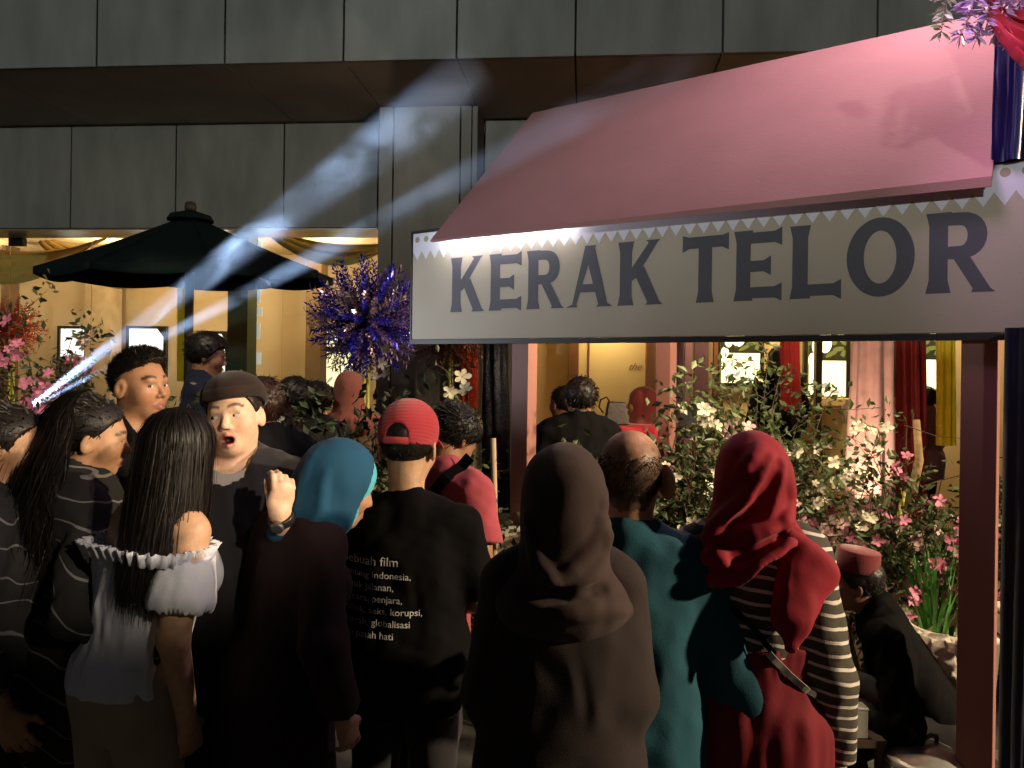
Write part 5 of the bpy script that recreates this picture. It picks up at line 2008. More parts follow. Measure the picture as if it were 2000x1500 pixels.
bg('broad man in a black jacket seated beyond the pink post, seen from behind', 1133, 737, 4.6, 8, BLACK)
bg('person in black half hidden left of the broad man in a black jacket', 1100, 753, 5.2, 35, BLACK, thick=.006)
bg('woman in a coral red hijab by the handbag, behind the flowers', 1252, 754, 5.7, 75, cloth('coral_top', (.15, .03, .025)), hijab=cloth('coral_red', (.14, .022, .018)))
bg('dark-haired boy in a navy jacket under the green parasol', 408, 650, 4.9, -75, NAVY, head=(0, 12, 0), thick=.022)
bg('woman in an orange-pink hijab beside the blue tinsel tree', 682, 722, 5.0, 15, cloth('orange_top', (.07, .04, .02)), hijab=cloth('salmon_red', (.15, .045, .035)))
bg('person with bushy dark hair left of the orange-pink hijab', 575, 742, 4.5, 15, CHAR, thick=.03)
bg('dark-haired person close behind the bushy-haired one', 622, 748, 4.8, -20, CHAR, thick=.022)
bg('small figure in front of the leftmost light box, phone raised', 130, 695, 7.6, 160, CHAR, skin=(.3, .14, .08))
bg('reddish-haired person just behind the brown cap', 512, 740, 3.5, 30, CHAR, hairm=SKIN['brownhair'], thick=.02)
bg('dark silhouette between the two right-hand light boxes', 1520, 676, 9.0, 10, BLACK, long=True)
bg('person with dark hair behind the red column', 1806, 757, 8.0, 40, cloth('mauve_top', (.2, .08, .1)), thick=.016)


# ------------------------------------------------------------------ plants
leaf_g = mat('leaf_green', (.055, .085, .025), rough=.5, var=.5, vscale=14, spec=.4)
leaf_d = mat('leaf_dark', (.04, .05, .022), rough=.5, var=.5, vscale=14, spec=.4)
stem_m = mat('twig_bark', (.09, .06, .035), rough=.8, var=.3, vscale=30)
bamb = mat('yellow_green_bamboo', (.34, .33, .05), rough=.4, var=.25, vscale=8, stretch=(1, 1, .4))


def petal_flower(name, npet, size, m, cup=.25, seed=0):
    rng = random.Random(seed)
    vs, fs = [], []
    for p in range(npet):
        a0 = 2 * PI * p / npet + rng.uniform(-.1, .1)
        L = size * rng.uniform(.85, 1.1)
        b = len(vs)
        for i, (f, w, z) in enumerate(((.06, .05, 0), (.35, .25, cup * .3), (.72, .33, cup * .55), (1.0, .10, cup * .75))):
            for sg in (-1, 0, 1):
                r = f * L
                x, y = r * math.cos(a0) - sg * w * L * math.sin(a0), r * math.sin(a0) + sg * w * L * math.cos(a0)
                vs.append((x, y, z * L + abs(sg) * .06 * L))
        for i in range(3):
            for j in range(2):
                q = b + i * 3 + j
                fs.append((q, q + 1, q + 4, q + 3))
    me = mesh_np(name, np.array(vs), np.array(fs))
    me.materials.append(m)
    return me


def two_sided(name, col, tr=.3, rough=.6):
    m = mat(name, col, rough=rough, var=.18, vscale=25)
    return m


FM = {c: [petal_flower('flower', 5, .05, two_sided('petal_' + c + str(i), col), seed=i) for i in range(3)] for c, col in
      (('white', (.62, .60, .46)), ('pink', (.60, .20, .32)), ('blush', (.62, .42, .40)), ('red', (.5, .05, .05)), ('violet', (.10, .05, .55)), ('lime', (.42, .48, .12)))}


def leaf_arrays(rng, c, n, L, spread, droop=.3):
    """n leaves around points c (array): two quads folded along the midrib"""
    k = len(c)
    idx = rng.randint(0, k, n)
    p = c[idx] + rng.normal(0, spread, (n, 3))
    d = rng.normal(0, 1, (n, 3))
    d[:, 2] -= droop
    d /= np.linalg.norm(d, axis=1)[:, None]
    u = rng.normal(0, 1, (n, 3))
    w = np.cross(d, u)
    w /= np.linalg.norm(w, axis=1)[:, None]
    nn = np.cross(d, w)
    l = (L * rng.uniform(.6, 1.25, n))[:, None]
    a, b, t = p, p + d * l * .5, p + d * l
    e1, e2 = b + w * l * .24 + nn * l * .08, b - w * l * .24 + nn * l * .08
    v = np.stack([a, e1, t, e2], 1).reshape(-1, 3)
    f = np.arange(n * 4).reshape(-1, 4)
    return v, f


def bush(label, px, d, z0, w, h, dep, nstem, nleaf, flowers, seed, lm, leafL=.055, arch=.3, name='flowering_bush', base=0.0, fsize=1.0, zt=None):
    rng = np.random.RandomState(seed)
    c = P(px, 900, d)
    r = empty(name, (c.x, d, base))
    tag(r, label, 'bush', 'flowering bushes in front of the shop')
    sm = MB()
    tips, pts = [], []
    for i in range(nstem):
        a, rr = rng.uniform(0, 2 * PI), math.sqrt(rng.uniform(0, 1))
        tx, ty = rr * math.cos(a) * w / 2, rr * math.sin(a) * dep / 2
        tz = z0 + h * rng.uniform(.25, 1.0) * (1 - .35 * rr * rr)
        bx, by = tx * .25, ty * .25
        path = []
        for k_ in range(8):
            t = k_ / 7
            bow = math.sin(t * PI) * arch * .25
            path.append(np.array((bx + (tx - bx) * t ** 1.4 + .05 * math.sin(t * 6 + i), by + (ty - by) * t ** 1.4 + .03 * math.cos(t * 5 + i * 2), (tz - base) * (t * (1 + bow) - bow * t * t * t))))
        sm.tube([tuple(q) for q in path], .007, .0022, n=4, cap=False)
        for k_ in range(3, 8):
            pts.append(path[k_])
            for _ in range(2):
                q = path[k_] + rng.normal(0, 1, 3) * (.10, .08, .09)
                sm.tube([tuple(path[k_]), tuple((path[k_] + q) / 2 + rng.normal(0, .012, 3)), tuple(q)], .003, .0012, n=3, cap=False)
                pts.append(q)
                tips.append(q)
    sm.build('stems', stem_m, r)['kind'] = 'stuff'
    pts = np.array(pts)
    v, f = leaf_arrays(rng, pts, int(nleaf * 2.0), leafL, .055)
    link('leaves', mesh_np('leaves', v, f, False), lm, r)['kind'] = 'stuff'
    for colr, n in flowers:
        n = int(n * 1.7)
        tz_ = np.array([q[2] for q in tips])
        good = [q for q in tips if q[2] > np.percentile(tz_, 35)]
        cen = [good[rng.randint(len(good))] for _ in range(max(2, n // 4))]
        for i in range(n):
            q = cen[rng.randint(len(cen))] + rng.normal(0, .045, 3)
            q[1] -= .07
            me = FM[colr][rng.randint(3)]
            dirv = Vector((rng.normal(0, .6), -1 + rng.normal(0, .4), rng.normal(.25, .5)))
            o = link('flower', me, None, r, loc=tuple(q))
            o.rotation_euler = dirv.to_track_quat('Z', 'Y').to_euler()
            s_ = fsize * rng.uniform(.55, 1.05)
            o.scale = (s_, s_, s_)
    return r


bush('bush of pink flowers at the far left, under the red tinsel tree', 70, 4.6, .6, 1.05, 1.55, .5, 40, 2800, (('pink', 110), ('blush', 40)), 11, leaf_d, fsize=.95)
bush('low dark bush with violet blooms behind the woman at the left edge', 30, 3.4, .3, .8, .95, .4, 16, 1200, (('violet', 34),), 12, leaf_d)
bush('bush with a few pink flowers behind the short-haired young man', 370, 4.1, .5, .9, 1.30, .4, 28, 1900, (('pink', 22), ('blush', 14)), 13, leaf_d, fsize=.9)
bush('bush with clusters of off-white flowers behind the blue hijab', 625, 3.8, .45, 1.0, 1.34, .4, 52, 3600, (('white', 80), ('blush', 60)), 14, leaf_g, fsize=.75)
bush('sparse bush with white blooms above the red cap', 860, 4.6, .5, .6, 1.28, .3, 10, 500, (('white', 26), ('lime', 6)), 15, leaf_g, fsize=1.0)
bush('low plant with small pink flowers beside the pink post', 955, 3.9, .2, .42, 1.05, .3, 12, 700, (('blush', 14), ('pink', 6)), 16, leaf_d, fsize=.7)
bush('large bush with white flowers left of the red hijab', 1330, 3.85, .35, .85, 1.32, .5, 46, 3800, (('white', 95), ('blush', 34)), 17, leaf_g, fsize=.95)
bush('tall bush with white and pale flowers behind the red hijab', 1480, 4.6, .5, .75, 1.42, .5, 38, 3000, (('white', 60), ('blush', 24), ('red', 4)), 18, leaf_g, fsize=.9)
bush('thin twiggy bush with pink flowers right of the red hijab', 1655, 4.3, .3, .7, 1.20, .4, 24, 330, (('pink', 34), ('blush', 12), ('lime', 8)), 19, leaf_d, fsize=.8, leafL=.045)
bush('bush of pink and white flowers beside the right-hand post', 1800, 4.0, .3, .72, 1.32, .4, 34, 2000, (('pink', 80), ('white', 44), ('blush', 30)), 20, leaf_g, fsize=.8)
bush('strip of leafy bush with pale flowers beyond the right-hand post', 1985, 4.2, .1, .5, 1.4, .4, 22, 1700, (('pink', 14), ('white', 10)), 21, leaf_g, fsize=.8)


# --- long-bladed plant
r = empty('bladed_plant', (P(1835, 1200, 3.7).x, 3.75, 0))
tag(r, 'clump of long upright green blades left of the right-hand post', 'plant')
rng = np.random.RandomState(4)
bl = mat('blade_green', (.06, .22, .04), rough=.45, var=.3, vscale=10)
for i in range(70):
    a = rng.uniform(0, 2 * PI)
    rr = rng.uniform(0, .07)
    L, out = rng.uniform(.35, .72), rng.uniform(.02, .24)
    z0 = .38
    vs, fs = [], []
    for k_ in range(7):
        t = k_ / 6
        x, y = (rr + out * t ** 1.7) * math.cos(a), (rr + out * t ** 1.7) * math.sin(a)
        z = z0 + L * (t - .18 * t ** 3)
        w = .009 * (1 - t ** 2) + .001
        vs += [(x - w * math.sin(a), y + w * math.cos(a), z), (x + w * math.sin(a), y - w * math.cos(a), z)]
    for k_ in range(6):
        fs.append((k_ * 2, k_ * 2 + 1, k_ * 2 + 3, k_ * 2 + 2))
    link('blade', mesh_np('blade', np.array(vs), np.array(fs)), bl, r)
b = MB()
b.lathe([(.0, 0), (.11, 0), (.14, .36), (.15, .38), (.13, .38), (.12, .35), (0, .35)], n=24, cap=False)
b.build('pot', mat('clay_pot', (.16, .09, .06), rough=.8), r, smooth=True)


def trunk(label, pts, r0, r1, m, name='bare_trunk', cat='trunk'):
    b = MB()
    b.tube(pts, r0, r1, n=9)
    return tag(b.build(name, m, None, smooth=True), label, cat)


trunk('slanting bare trunk among pink flowers right of the fez', [(P(1735, 1290, 4.2).x, 4.2, 0), P(1742, 1170, 4.2), P(1765, 1030, 4.2), P(1795, 900, 4.2), P(1790, 820, 4.2)], .035, .018, mat('pale_bark', (.26, .18, .08), rough=.8, var=.3, vscale=20, bump=.5, bscale=40))
trunk('yellow bamboo stake leaning in front of the bare trunk', [(P(1715, 1200, 4.0).x, 4.0, 0), P(1735, 1130, 4.0), P(1765, 960, 4.0)], .014, .012, bamb, 'bamboo_stake', 'stake')
trunk('pale wooden stake standing left of the pink post', [(P(968, 1100, 3.8).x, 3.8, 0), P(966, 1000, 3.8), P(963, 856, 3.8)], .016, .014, mat('pale_stake', (.42, .32, .2), rough=.8), 'wooden_stake', 'stake')

# ------------------------------------------------------------------ tinsel trees
def foil(name, col, rough=.22):
    return mat(name, col, rough=rough, metal=.55, var=.5, vscale=30, spec=.9)


def tinsel_tree(label, px, py, d, rad, m, nsprig, stalk, seed, down=False, mset=None, name='tinsel_tree'):
    rng = np.random.RandomState(seed)
    c = P(px, py, d)
    r = empty(name, (c.x, d, 0))
    tag(r, label, 'tinsel tree', 'tinsel trees in front of the shop')
    meshes = []
    for v_ in range(4):
        vs, fs = [], []
        n = 46
        for i in range(n):
            t = .18 + .82 * i / n
            a = i * 2.4
            p = np.array((0, 0, t))
            o = np.array((math.cos(a), math.sin(a), .75)) * rng.uniform(.06, .10)
            w = np.array((-math.sin(a), math.cos(a), rng.uniform(-.4, .4))) * .016
            b = len(vs)
            vs += [p, p + o * .5 + w, p + o, p + o * .5 - w]
            fs.append((b, b + 1, b + 2, b + 3))
        for sg in range(3):
            a = sg * 2.1
            w = np.array((math.cos(a), math.sin(a), 0)) * .006
            b = len(vs)
            vs += [np.array((0, 0, 0)) - w, np.array((0, 0, 0)) + w, np.array((0, 0, 1)) + w * .3, np.array((0, 0, 1)) - w * .3]
            fs.append((b, b + 1, b + 2, b + 3))
        me = mesh_np('sprig', np.array(vs), np.array(fs), False)
        meshes.append(me)
    ms_ = mset or [m]
    cop = []
    for mm in ms_:
        row = []
        for me in meshes:
            me2 = me.copy()
            me2.materials.append(mm)
            row.append(me2)
        cop.append(row)
    for i in range(nsprig):
        z = 1 - 2 * (i + .5) / nsprig
        if down:
            z = -abs(z) * .9 - .05
        a = i * 2.39996
        s_ = math.sqrt(max(0, 1 - z * z))
        dv = Vector((s_ * math.cos(a) + rng.normal(0, .08), s_ * math.sin(a) + rng.normal(0, .08), z + rng.normal(0, .08)))
        L = rad * rng.uniform(.82, 1.08)
        o = link('sprig', cop[rng.randint(len(cop))][rng.randint(4)], None, r, loc=(0, 0, c.z))
        o.rotation_euler = dv.to_track_quat('Z', 'Y').to_euler()
        o.scale = (L, L, L)
    if stalk:
        for k_ in range(3):
            a = k_ * 2.1
            b = MB()
            b.tube([(.03 * math.cos(a), .03 * math.sin(a), 0), (.02 * math.cos(a) + .008, .02 * math.sin(a), c.z * .5), (.012 * math.cos(a), .012 * math.sin(a), c.z)], .014, .011, n=8)
            b.build('stalk', bamb, r, smooth=True)
        b = MB()
        b.lathe([(0, -.03), (.028, -.02), (.032, 0), (.028, .02), (0, .03)], n=12, c=(0, 0, c.z), cap=False)
        b.build('hub', bamb, r, smooth=True)
    return r


bl1, bl2 = foil('blue_foil', (.035, .03, .55)), foil('violet_foil', (.16, .10, .36))
tinsel_tree('big round blue tinsel tree on a yellow-green bamboo stalk', 715, 625, 5.4, .41, bl1, 290, True, 1, mset=[bl1, bl1, bl2, foil('silver_violet_foil', (.30, .22, .32))])
rd = foil('red_orange_foil', (.75, .10, .04))
tinsel_tree('round red tinsel tree at the left edge', 22, 642, 6.2, .26, rd, 110, True, 2)
br1 = foil('rust_foil', (.20, .06, .03), .5)
tinsel_tree('rust brown tinsel tree with drooping sprigs under the left end of the board', 880, 662, 7.2, .40, br1, 40, True, 3, down=True)

# ------------------------------------------------------------------ lit flowers, red and blue cloth at the top right
CL = P(1905, 40, 2.35)
r = empty('flower_spray', CL)
tag(r, 'spray of pale purple narrow-leaved artificial flowers above the roof corner', 'flower spray')
lil = mat('lilac_plastic', (.62, .42, .72), rough=.45, var=.12, vscale=20)
crm = mat('cream_plastic', (.66, .66, .50), rough=.45, var=.12, vscale=20)
rng = np.random.RandomState(8)
for i in range(19):
    px, py = [(1760, -45), (1790, -30), (1860, -10), (1835, 82), (1868, 88), (1898, 98), (1925, 60), (1955, 95), (1970, 110), (1985, 85), (1930, -10), (1965, 30), (1995, 40), (1900, 10), (1940, 85), (1975, 60), (1880, 30), (1955, 50), (1990, 110)][i]
    e = P(px, py, 2.35 + rng.uniform(-.1, .1)) - CL
    st = Vector((.03 + rng.uniform(-.05, .12), rng.uniform(-.05, .05), .22 + rng.uniform(0, .08)))
    if i < 2:
        st = Vector((e.x - .05, 0, .25))
    b = MB()
    mid = (st + e) / 2 + Vector((rng.uniform(-.03, .03), 0, .03))
    path = [st, mid, e]
    b.tube(path, .0022, .001, n=4)
    sp = b.build('stem', mat('dark_stem', (.12, .10, .12), rough=.7) if i == 0 else bpy.data.materials['dark_stem'], r)
    n = 150
    tt = rng.uniform(0, .93, n)
    pts = np.array([tuple((st.lerp(mid, t * 2) if t < .5 else mid.lerp(e, t * 2 - 1))) for t in tt])
    tan = np.array(tuple((e - st).normalized()))
    dv = rng.normal(0, 1, (n, 3))
    dv = dv - (dv @ tan)[:, None] * tan
    dv /= np.linalg.norm(dv, axis=1)[:, None]
    dv = dv * .8 + tan * .45
    L = rng.uniform(.030, .056, n)[:, None]
    w = np.cross(dv, rng.normal(0, 1, (n, 3)))
    w = w / np.linalg.norm(w, axis=1)[:, None] * .0055
    v = np.stack([pts, pts + dv * L * .5 + w, pts + dv * L, pts + dv * L * .5 - w], 1).reshape(-1, 3)
    link('leaves', mesh_np('leaves', v, np.arange(n * 4).reshape(-1, 4), False), crm if i in (3, 0) else lil, r)['kind'] = 'stuff'

# red satin swag
vs, fs = [], []
top_l, top_r = P(1934, 0, 2.32), P(2075, -40, 2.28)
nu, nv = 30, 40
for i in range(nu + 1):
    for j in range(nv + 1):
        u, v = i / nu, j / nv
        p = top_l.lerp(top_r, u)
        s_ = math.sin(u * PI)
        z = p.z - s_ ** .8 * (.06 + .26 * v) - .16 * v * (1 - u) * 0 + .012 * math.sin(v * 34 + 4 * u)
        y = p.y - .10 * s_ * v + .020 * math.sin(v * 30 + 3 * u) * s_
        vs.append((p.x + .02 * math.sin(v * 8), y, z))
for i in range(nu):
    for j in range(nv):
        q = i * (nv + 1) + j
        fs.append((q, q + nv + 1, q + nv + 2, q + 1))
o = link('swag', mesh_np('swag', np.array(vs), np.array(fs)), cloth('red_satin', (.55, .03, .06), rough=.35, sheen=.2, bump=.1))
o.modifiers.new('thickness', 'SOLIDIFY').thickness = .003
tag(o, 'shiny red satin swag at the top right corner', 'swag')
d0 = P(1990, 200, 2.75)
o = link('drape', drape_mesh((d0.x + .01, 2.78, 3.3), (d0.x + .01, 2.78, P(1990, 318, 2.78).z), .13, .13, nf=5, depth=.05, seed=3), cloth('blue_satin', (.006, .005, .075), rough=.3, bump=.1))
tag(o, 'short dark blue satin drape hanging above the right end of the board', 'drape')
d0 = P(1998, 900, 2.6)
o = link('drape', drape_mesh((d0.x + .012, 2.62, 1.90), (d0.x + .022, 2.62, .04), .105, .10, nf=5, depth=.06, seed=5), cloth('navy_satin', (.006, .007, .03), rough=.45, bump=.1))
tag(o, 'dark navy drape hanging down the right edge', 'drape')

# pole that carries the spray, the swag and the drapes
px_ = P(2032, 200, 2.72).x
r = empty('decor_pole', (px_ + .02, 2.72, 0))
tag(r, 'slim dark pole carrying the flower spray at the right edge', 'pole')
b = MB()
b.tube([(0, 0, 0), (0, 0, 3.55)], .018, n=10)
b.build('upright', edge, r, smooth=True)
b = MB()
b.tube([(-.42, -.30, CL.z + .24), (.06, 0, CL.z + .30)], .009, n=8)
b.build('crossbar', edge, r, smooth=True)

# ------------------------------------------------------------------ cooking corner
def at(px, py, d):
    return P(px, py, d)


# pot with lid
c = at(1803, 1500, 3.0)
r = empty('cooking_pot', (c.x, 3.0, 0))
tag(r, 'dark steel wok with a domed lid and loop handle at the bottom right', 'pot')
lidm = mat('worn_steel', (.42, .43, .41), rough=.33, metal=.6, var=.35, vscale=9, bump=.08, bscale=30)
zt = at(1803, 1446, 3.0).z
b = MB()
b.lathe([(.155, zt - .075), (.157, zt - .066), (.14, zt - .055), (.11, zt - .03), (.06, zt - .010), (.0, zt)], n=40, cap=False)
b.build('lid', lidm, r, smooth=True)
b = MB()
b.tube([(-.02, -.03, zt - .012), (-.015, -.032, zt + .02), (.02, -.015, zt + .028), (.05, .0, zt + .018), (.05, .0, zt - .012)], .008, n=8)
b.build('handle', edge, r, smooth=True)
b = MB()
b.lathe([(.0, zt - .24), (.1, zt - .22), (.15, zt - .12), (.158, zt - .075), (.166, zt - .072), (.15, zt - .08)], n=40, cap=False)
b.build('bowl', lidm, r, smooth=True)
b = MB()
b.lathe([(.0, 0), (.16, 0), (.17, zt - .2), (.13, zt - .19), (0, zt - .19)], n=28, cap=False)
b.build('stove', mat('clay_stove', (.06, .045, .04), rough=.9), r, smooth=True)

# white tub with crumpled cloth
c = at(1860, 1290, 3.55)
zr = at(1860, 1228, 3.55).z
r = empty('white_tub', (c.x + .03, 3.6, 0))
tag(r, 'white plastic tub behind the right-hand post', 'tub')
plas = mat('white_plastic', (.62, .58, .48), rough=.5, var=.06)
b = MB()
b.lathe([(0, .02), (.15, .02), (.185, zr - .03), (.20, zr - .03), (.20, zr), (.18, zr), (.14, .05), (0, .05)], n=36, cap=False)
b.build('bucket', plas, r, smooth=True)
F = Field.box((-.19, -.17, -.22), (.19, .17, .12), .007)
F.add(('el', (0, 0, 0), (.11, .10, .05)), .02)
F.add(('rc', (.03, -.05, .0), (.08, -.1, -.13), .05, .025), .03)
F.add(('rc', (-.05, -.04, .0), (-.05, -.09, -.12), .05, .03), .03)
F.disp(lambda X, Y, Z: .016 * wrk(X, Y, Z, (9, 9, 9), 2) + .007 * wrk(X, Y, Z, (20, 20, 20), 1))
o = link('crumpled_cloth', F.mesh('crumpled_cloth'), cloth('dirty_white_cloth', (.45, .42, .36), bump=.4), None, loc=at(1812, 1262, 3.38))
tag(o, 'crumpled greyish white cloth hanging over the tub edge behind the cook', 'cloth')

# box and wire rack at the right edge
c = at(1962, 1240, 3.15)
r = empty('storage_box', (c.x, 3.15, 0))
tag(r, 'cream plastic box on the wire rack at the right edge', 'box')
boxo('lid', (-.045, -.06, c.z + .10), (.055, .06, c.z + .118), plas, r, bevel=.004)
boxo('body', (-.04, -.055, c.z + .012), (.05, .055, c.z + .10), plas, r, bevel=.004)
boxo('cord', (-.041, -.0565, c.z + .03), (.051, -.0555, c.z + .033), mat('yellowish_cord', (.5, .4, .2)), r)
r = empty('wire_rack', (c.x, 3.15, 0))
tag(r, 'thin wire rack under the cream box at the right edge', 'rack')
wire = mat('chrome_wire', (.6, .6, .58), rough=.3, metal=.9)
for x in (-.045, -.035, -.025, .1):
    b = MB()
    b.tube([(x, -.05, 0), (x, -.05, c.z)], .0022, n=5)
    b.build('rod', wire, r)
for i in range(4):
    b = MB()
    b.tube([(-.01 + .0, -.05, c.z - .02 - i * .085), (.08, -.05, c.z - .12 - i * .085)], .0018, n=5)
    b.build('rod', wire, r)
boxo('shelf', (-.05, -.06, c.z), (.12, .08, c.z + .006), wire, r)
boxo('shelf', (-.05, -.06, .2), (.12, .08, .206), wire, r)

# small grey box near the cook
c = at(1676, 1410, 3.0)
r = empty('small_tin', (c.x, 3.02, 0))
tag(r, 'small grey square tin left of the seated cook', 'tin')
boxo('body', (-.035, -.03, c.z - .06), (.035, .03, c.z + .045), mat('grey_tin', (.25, .25, .22), rough=.6), r, bevel=.004)
boxo('lid', (-.037, -.032, c.z + .046), (.037, .032, c.z + .056), mat('grey_tin_lid', (.3, .3, .27), rough=.6), r, bevel=.003)
r2 = empty('low_stand', (c.x, 3.05, 0))
tag(r2, 'low dark wooden stand under the small grey tin', 'stand')
boxo('top', (-.12, -.07, c.z - .09), (.10, .14, c.z - .062), bpy.data.materials['dark_wood'], r2)
for x in (-.1, .08):
    for y in (-.05, .12):
        boxo('leg', (x - .012, y - .012, 0), (x + .012, y + .012, c.z - .091), bpy.data.materials['dark_wood'], r2)
r3 = empty('stool', (COOK.root.location.x + .0, COOK.root.location.y, 0))
tag(r3, 'low wooden stool the cook sits on', 'stool')
boxo('seat', (-.16, -.16, .20), (.16, .16, .235), bpy.data.materials['dark_wood'], r3, bevel=.004)
for x in (-.13, .13):
    for y in (-.13, .13):
        boxo('leg', (x - .015, y - .015, 0), (x + .015, y + .015, .199), bpy.data.materials['dark_wood'], r3)

# white foam box with sack by the left post
c = at(972, 1110, 3.9)
r = empty('foam_box', (c.x + .06, 3.95, 0))
tag(r, 'off-white foam box standing behind the left-hand pink post', 'box')
foam = mat('foam_white', (.52, .48, .36), rough=.8, var=.1, bump=.2, bscale=200)
zt = at(972, 1040, 3.9).z
boxo('body', (-.12, -.1, 0), (.14, .12, zt - .09), foam, r, bevel=.008)
boxo('lid', (-.13, -.11, zt - .089), (.15, .13, zt), foam, r, bevel=.01)

# red table with handbag
c = at(1205, 828, 5.5)
r = empty('round_table', (c.x + .02, 5.5, 0))
tag(r, 'round table under a red cloth beside the broad man in black', 'table')
b = MB()
b.lathe([(0, c.z - .0), (.30, c.z), (.315, c.z - .012), (.32, c.z - .18), (.33, c.z - .4), (.325, c.z - .4), (.30, c.z - .03), (0, c.z - .03)], n=40, cap=False)
b.build('tablecloth', cloth('red_tablecloth', (.5, .03, .05)), r, smooth=True)
b = MB()
b.lathe([(0, .0), (.2, 0), (.2, .03), (.03, .05), (.03, c.z - .04), (0, c.z - .04)], n=20, cap=False)
b.build('pedestal', dark, r, smooth=True)
hx = at(1204, 800, 5.42)
r = empty('handbag', (hx.x, 5.42, c.z))
tag(r, 'dark handbag with thin loop handles on the red table', 'handbag')
b = MB()
b.add([(-.085, -.05, 0), (.085, -.05, 0), (.085, .05, 0), (-.085, .05, 0), (-.06, -.025, .16), (.06, -.025, .16), (.06, .025, .16), (-.06, .025, .16)],
      [(0, 3, 2, 1), (4, 5, 6, 7), (0, 1, 5, 4), (1, 2, 6, 5), (2, 3, 7, 6), (3, 0, 4, 7)])
leather = mat('black_leather', (.03, .02, .015), rough=.4, bump=.3, bscale=80)
b.build('body', leather, r, bevel=.01)
for y in (-.02, .02):
    b = MB()
    b.tube([(-.045, y, .155), (-.07, y, .19), (-.11, y, .17), (-.12, y, .12), (-.09, y, .08)], .004, n=6)
    b.build('strap', leather, r, smooth=True)

# vase on the ledge
c = at(1657, 800, 6.9)
b = MB()
b.lathe([(0, -.12), (.05, -.12), (.06, -.02), (.055, .03), (.025, .06), (.03, .085), (0, .085)], n=20, cap=False)
o = b.build('bottle', mat('cream_ceramic', (.6, .5, .32), rough=.35), None, smooth=True, loc=c)
tag(o, 'cream bottle-shaped vase left of the pink drape', 'vase')

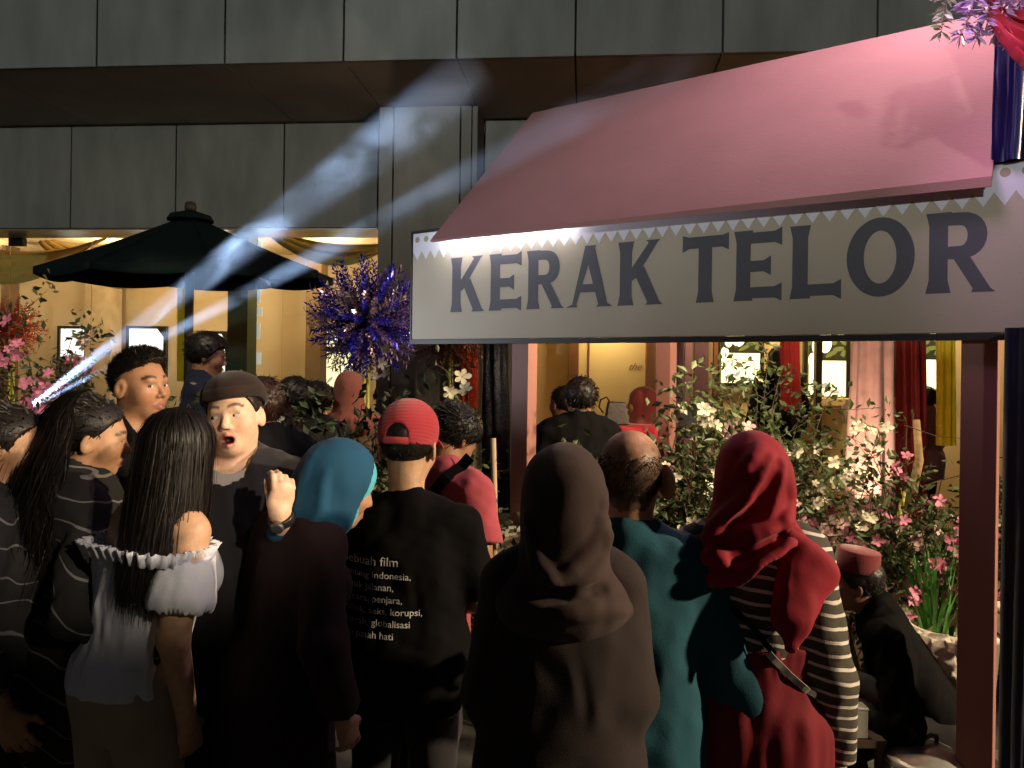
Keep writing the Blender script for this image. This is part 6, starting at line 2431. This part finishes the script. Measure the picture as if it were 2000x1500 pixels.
# ------------------------------------------------------------------ smoke lit by the stage lamp
def smoke(label, p0, p1, r0, r1, dens, scale, seed, lo, hi):
    a, b_ = Vector(p0), Vector(p1)
    ax = (b_ - a)
    Ln = ax.length
    m = MB()
    n, k_ = 20, 12
    m.lathe([(r0 + (r1 - r0) * i / k_, Ln * i / k_) for i in range(k_ + 1)], n=n)
    ml = bpy.data.materials.new('smoke_' + str(seed))
    ml.use_nodes = True
    nt = ml.node_tree
    nt.nodes.clear()
    out = _n(nt, 'ShaderNodeOutputMaterial')
    vol = _n(nt, 'ShaderNodeVolumePrincipled')
    vol.inputs['Color'].default_value = (.8, .88, 1.0, 1)
    vol.inputs['Anisotropy'].default_value = .15
    tc = _n(nt, 'ShaderNodeTexCoord')
    mp = _n(nt, 'ShaderNodeMapping')
    mp.inputs['Location'].default_value = (seed, seed * 2, seed * .7)
    mp.inputs['Scale'].default_value = (1, 1, .55)
    nz = _n(nt, 'ShaderNodeTexNoise')
    nz.inputs['Scale'].default_value = scale
    nz.inputs['Detail'].default_value = 5
    nz.inputs['Distortion'].default_value = .8
    mr = _n(nt, 'ShaderNodeMapRange')
    mr.inputs['From Min'].default_value = lo
    mr.inputs['From Max'].default_value = hi
    mr.inputs['To Max'].default_value = dens
    mr.inputs['To Min'].default_value = dens * .09
    nt.links.new(tc.outputs['Object'], mp.inputs['Vector'])
    nt.links.new(mp.outputs['Vector'], nz.inputs['Vector'])
    nt.links.new(nz.outputs['Fac'], mr.inputs['Value'])
    # thins out towards the rim and the far end
    sx = _n(nt, 'ShaderNodeSeparateXYZ')
    nt.links.new(tc.outputs['Object'], sx.inputs[0])
    fz = _n(nt, 'ShaderNodeMapRange')
    fz.inputs['From Min'].default_value = Ln * .55
    fz.inputs['From Max'].default_value = Ln * .97
    fz.inputs['To Min'].default_value = 1.0
    fz.inputs['To Max'].default_value = 0.0
    nt.links.new(sx.outputs['Z'], fz.inputs['Value'])
    mu = _n(nt, 'ShaderNodeMath', operation='MULTIPLY')
    nt.links.new(mr.outputs['Result'], mu.inputs[0])
    nt.links.new(fz.outputs['Result'], mu.inputs[1])
    pw = _n(nt, 'ShaderNodeMath', operation='DIVIDE')
    nt.links.new(sx.outputs['Z'], pw.inputs[0])
    pw.inputs[1].default_value = Ln
    p2 = _n(nt, 'ShaderNodeMath', operation='POWER')
    nt.links.new(pw.outputs[0], p2.inputs[0])
    p2.inputs[1].default_value = 1.6
    ma2 = _n(nt, 'ShaderNodeMath', operation='MULTIPLY_ADD')
    nt.links.new(p2.outputs[0], ma2.inputs[0])
    ma2.inputs[1].default_value = 2.6
    ma2.inputs[2].default_value = .35
    m3 = _n(nt, 'ShaderNodeMath', operation='MULTIPLY')
    nt.links.new(mu.outputs[0], m3.inputs[0])
    nt.links.new(ma2.outputs[0], m3.inputs[1])
    # soft rim: 1 - (r / R)^2
    cx2 = _n(nt, 'ShaderNodeCombineXYZ')
    nt.links.new(sx.outputs['X'], cx2.inputs[0])
    nt.links.new(sx.outputs['Y'], cx2.inputs[1])
    ln = _n(nt, 'ShaderNodeVectorMath', operation='LENGTH')
    nt.links.new(cx2.outputs[0], ln.inputs[0])
    rz = _n(nt, 'ShaderNodeMath', operation='MULTIPLY_ADD')
    nt.links.new(sx.outputs['Z'], rz.inputs[0])
    rz.inputs[1].default_value = (r1 - r0) / Ln
    rz.inputs[2].default_value = r0
    dv_ = _n(nt, 'ShaderNodeMath', operation='DIVIDE')
    nt.links.new(ln.outputs['Value'], dv_.inputs[0])
    nt.links.new(rz.outputs[0], dv_.inputs[1])
    rim = _n(nt, 'ShaderNodeMapRange')
    rim.interpolation_type = 'SMOOTHSTEP'
    rim.inputs['From Min'].default_value = 1.0
    rim.inputs['From Max'].default_value = .3
    nt.links.new(dv_.outputs[0], rim.inputs['Value'])
    m4 = _n(nt, 'ShaderNodeMath', operation='MULTIPLY')
    nt.links.new(m3.outputs[0], m4.inputs[0])
    nt.links.new(rim.outputs['Result'], m4.inputs[1])
    nt.links.new(m4.outputs[0], vol.inputs['Density'])
    nt.links.new(vol.outputs[0], out.inputs['Volume'])
    o = m.build('smoke', ml)
    o.location = a
    o.rotation_euler = ax.to_track_quat('Z', 'Y').to_euler()
    tag(o, label, 'smoke', 'smoke in the light beams', 'stuff')
    return o


smoke('broad bluish beam of lit smoke rising from the left over the parasol', BS, BE1, .012, BS_R1, 2.2, 3.6, 3.1, .44, .66)
smoke('narrow bluish beam of lit smoke crossing the pink roof', BS, BE2, .010, BS_R2, .9, 3.4, 7.7, .42, .66)
# the stage lamp itself
r = empty('stage_lamp', BS)
tag(r, 'black stage spotlight at the foot of the smoke beams', 'stage lamp')
dirv = (BE1 - BS).normalized()
q = dirv.to_track_quat('Z', 'Y').to_euler()
b = MB()
b.lathe([(.02, -.20), (.05, -.19), (.055, -.05), (.045, -.045), (.04, -.1), (0, -.1)], n=20, cap=False)
o = b.build('housing', edge, r, smooth=True)
o.rotation_euler = q
b = MB()
b.lathe([(0, -.060), (.036, -.060), (.036, -.055), (0, -.052)], n=20, cap=False)
o = b.build('lens', mat('lamp_lens', (.9, .95, 1), emit=6, ecol=(.8, .9, 1.0)), r, smooth=True)
o.rotation_euler = q
b = MB()
b.tube([(0, .0, -.05), (0, .05, -BS.z)], .015, n=8)
b.build('stand', edge, r)
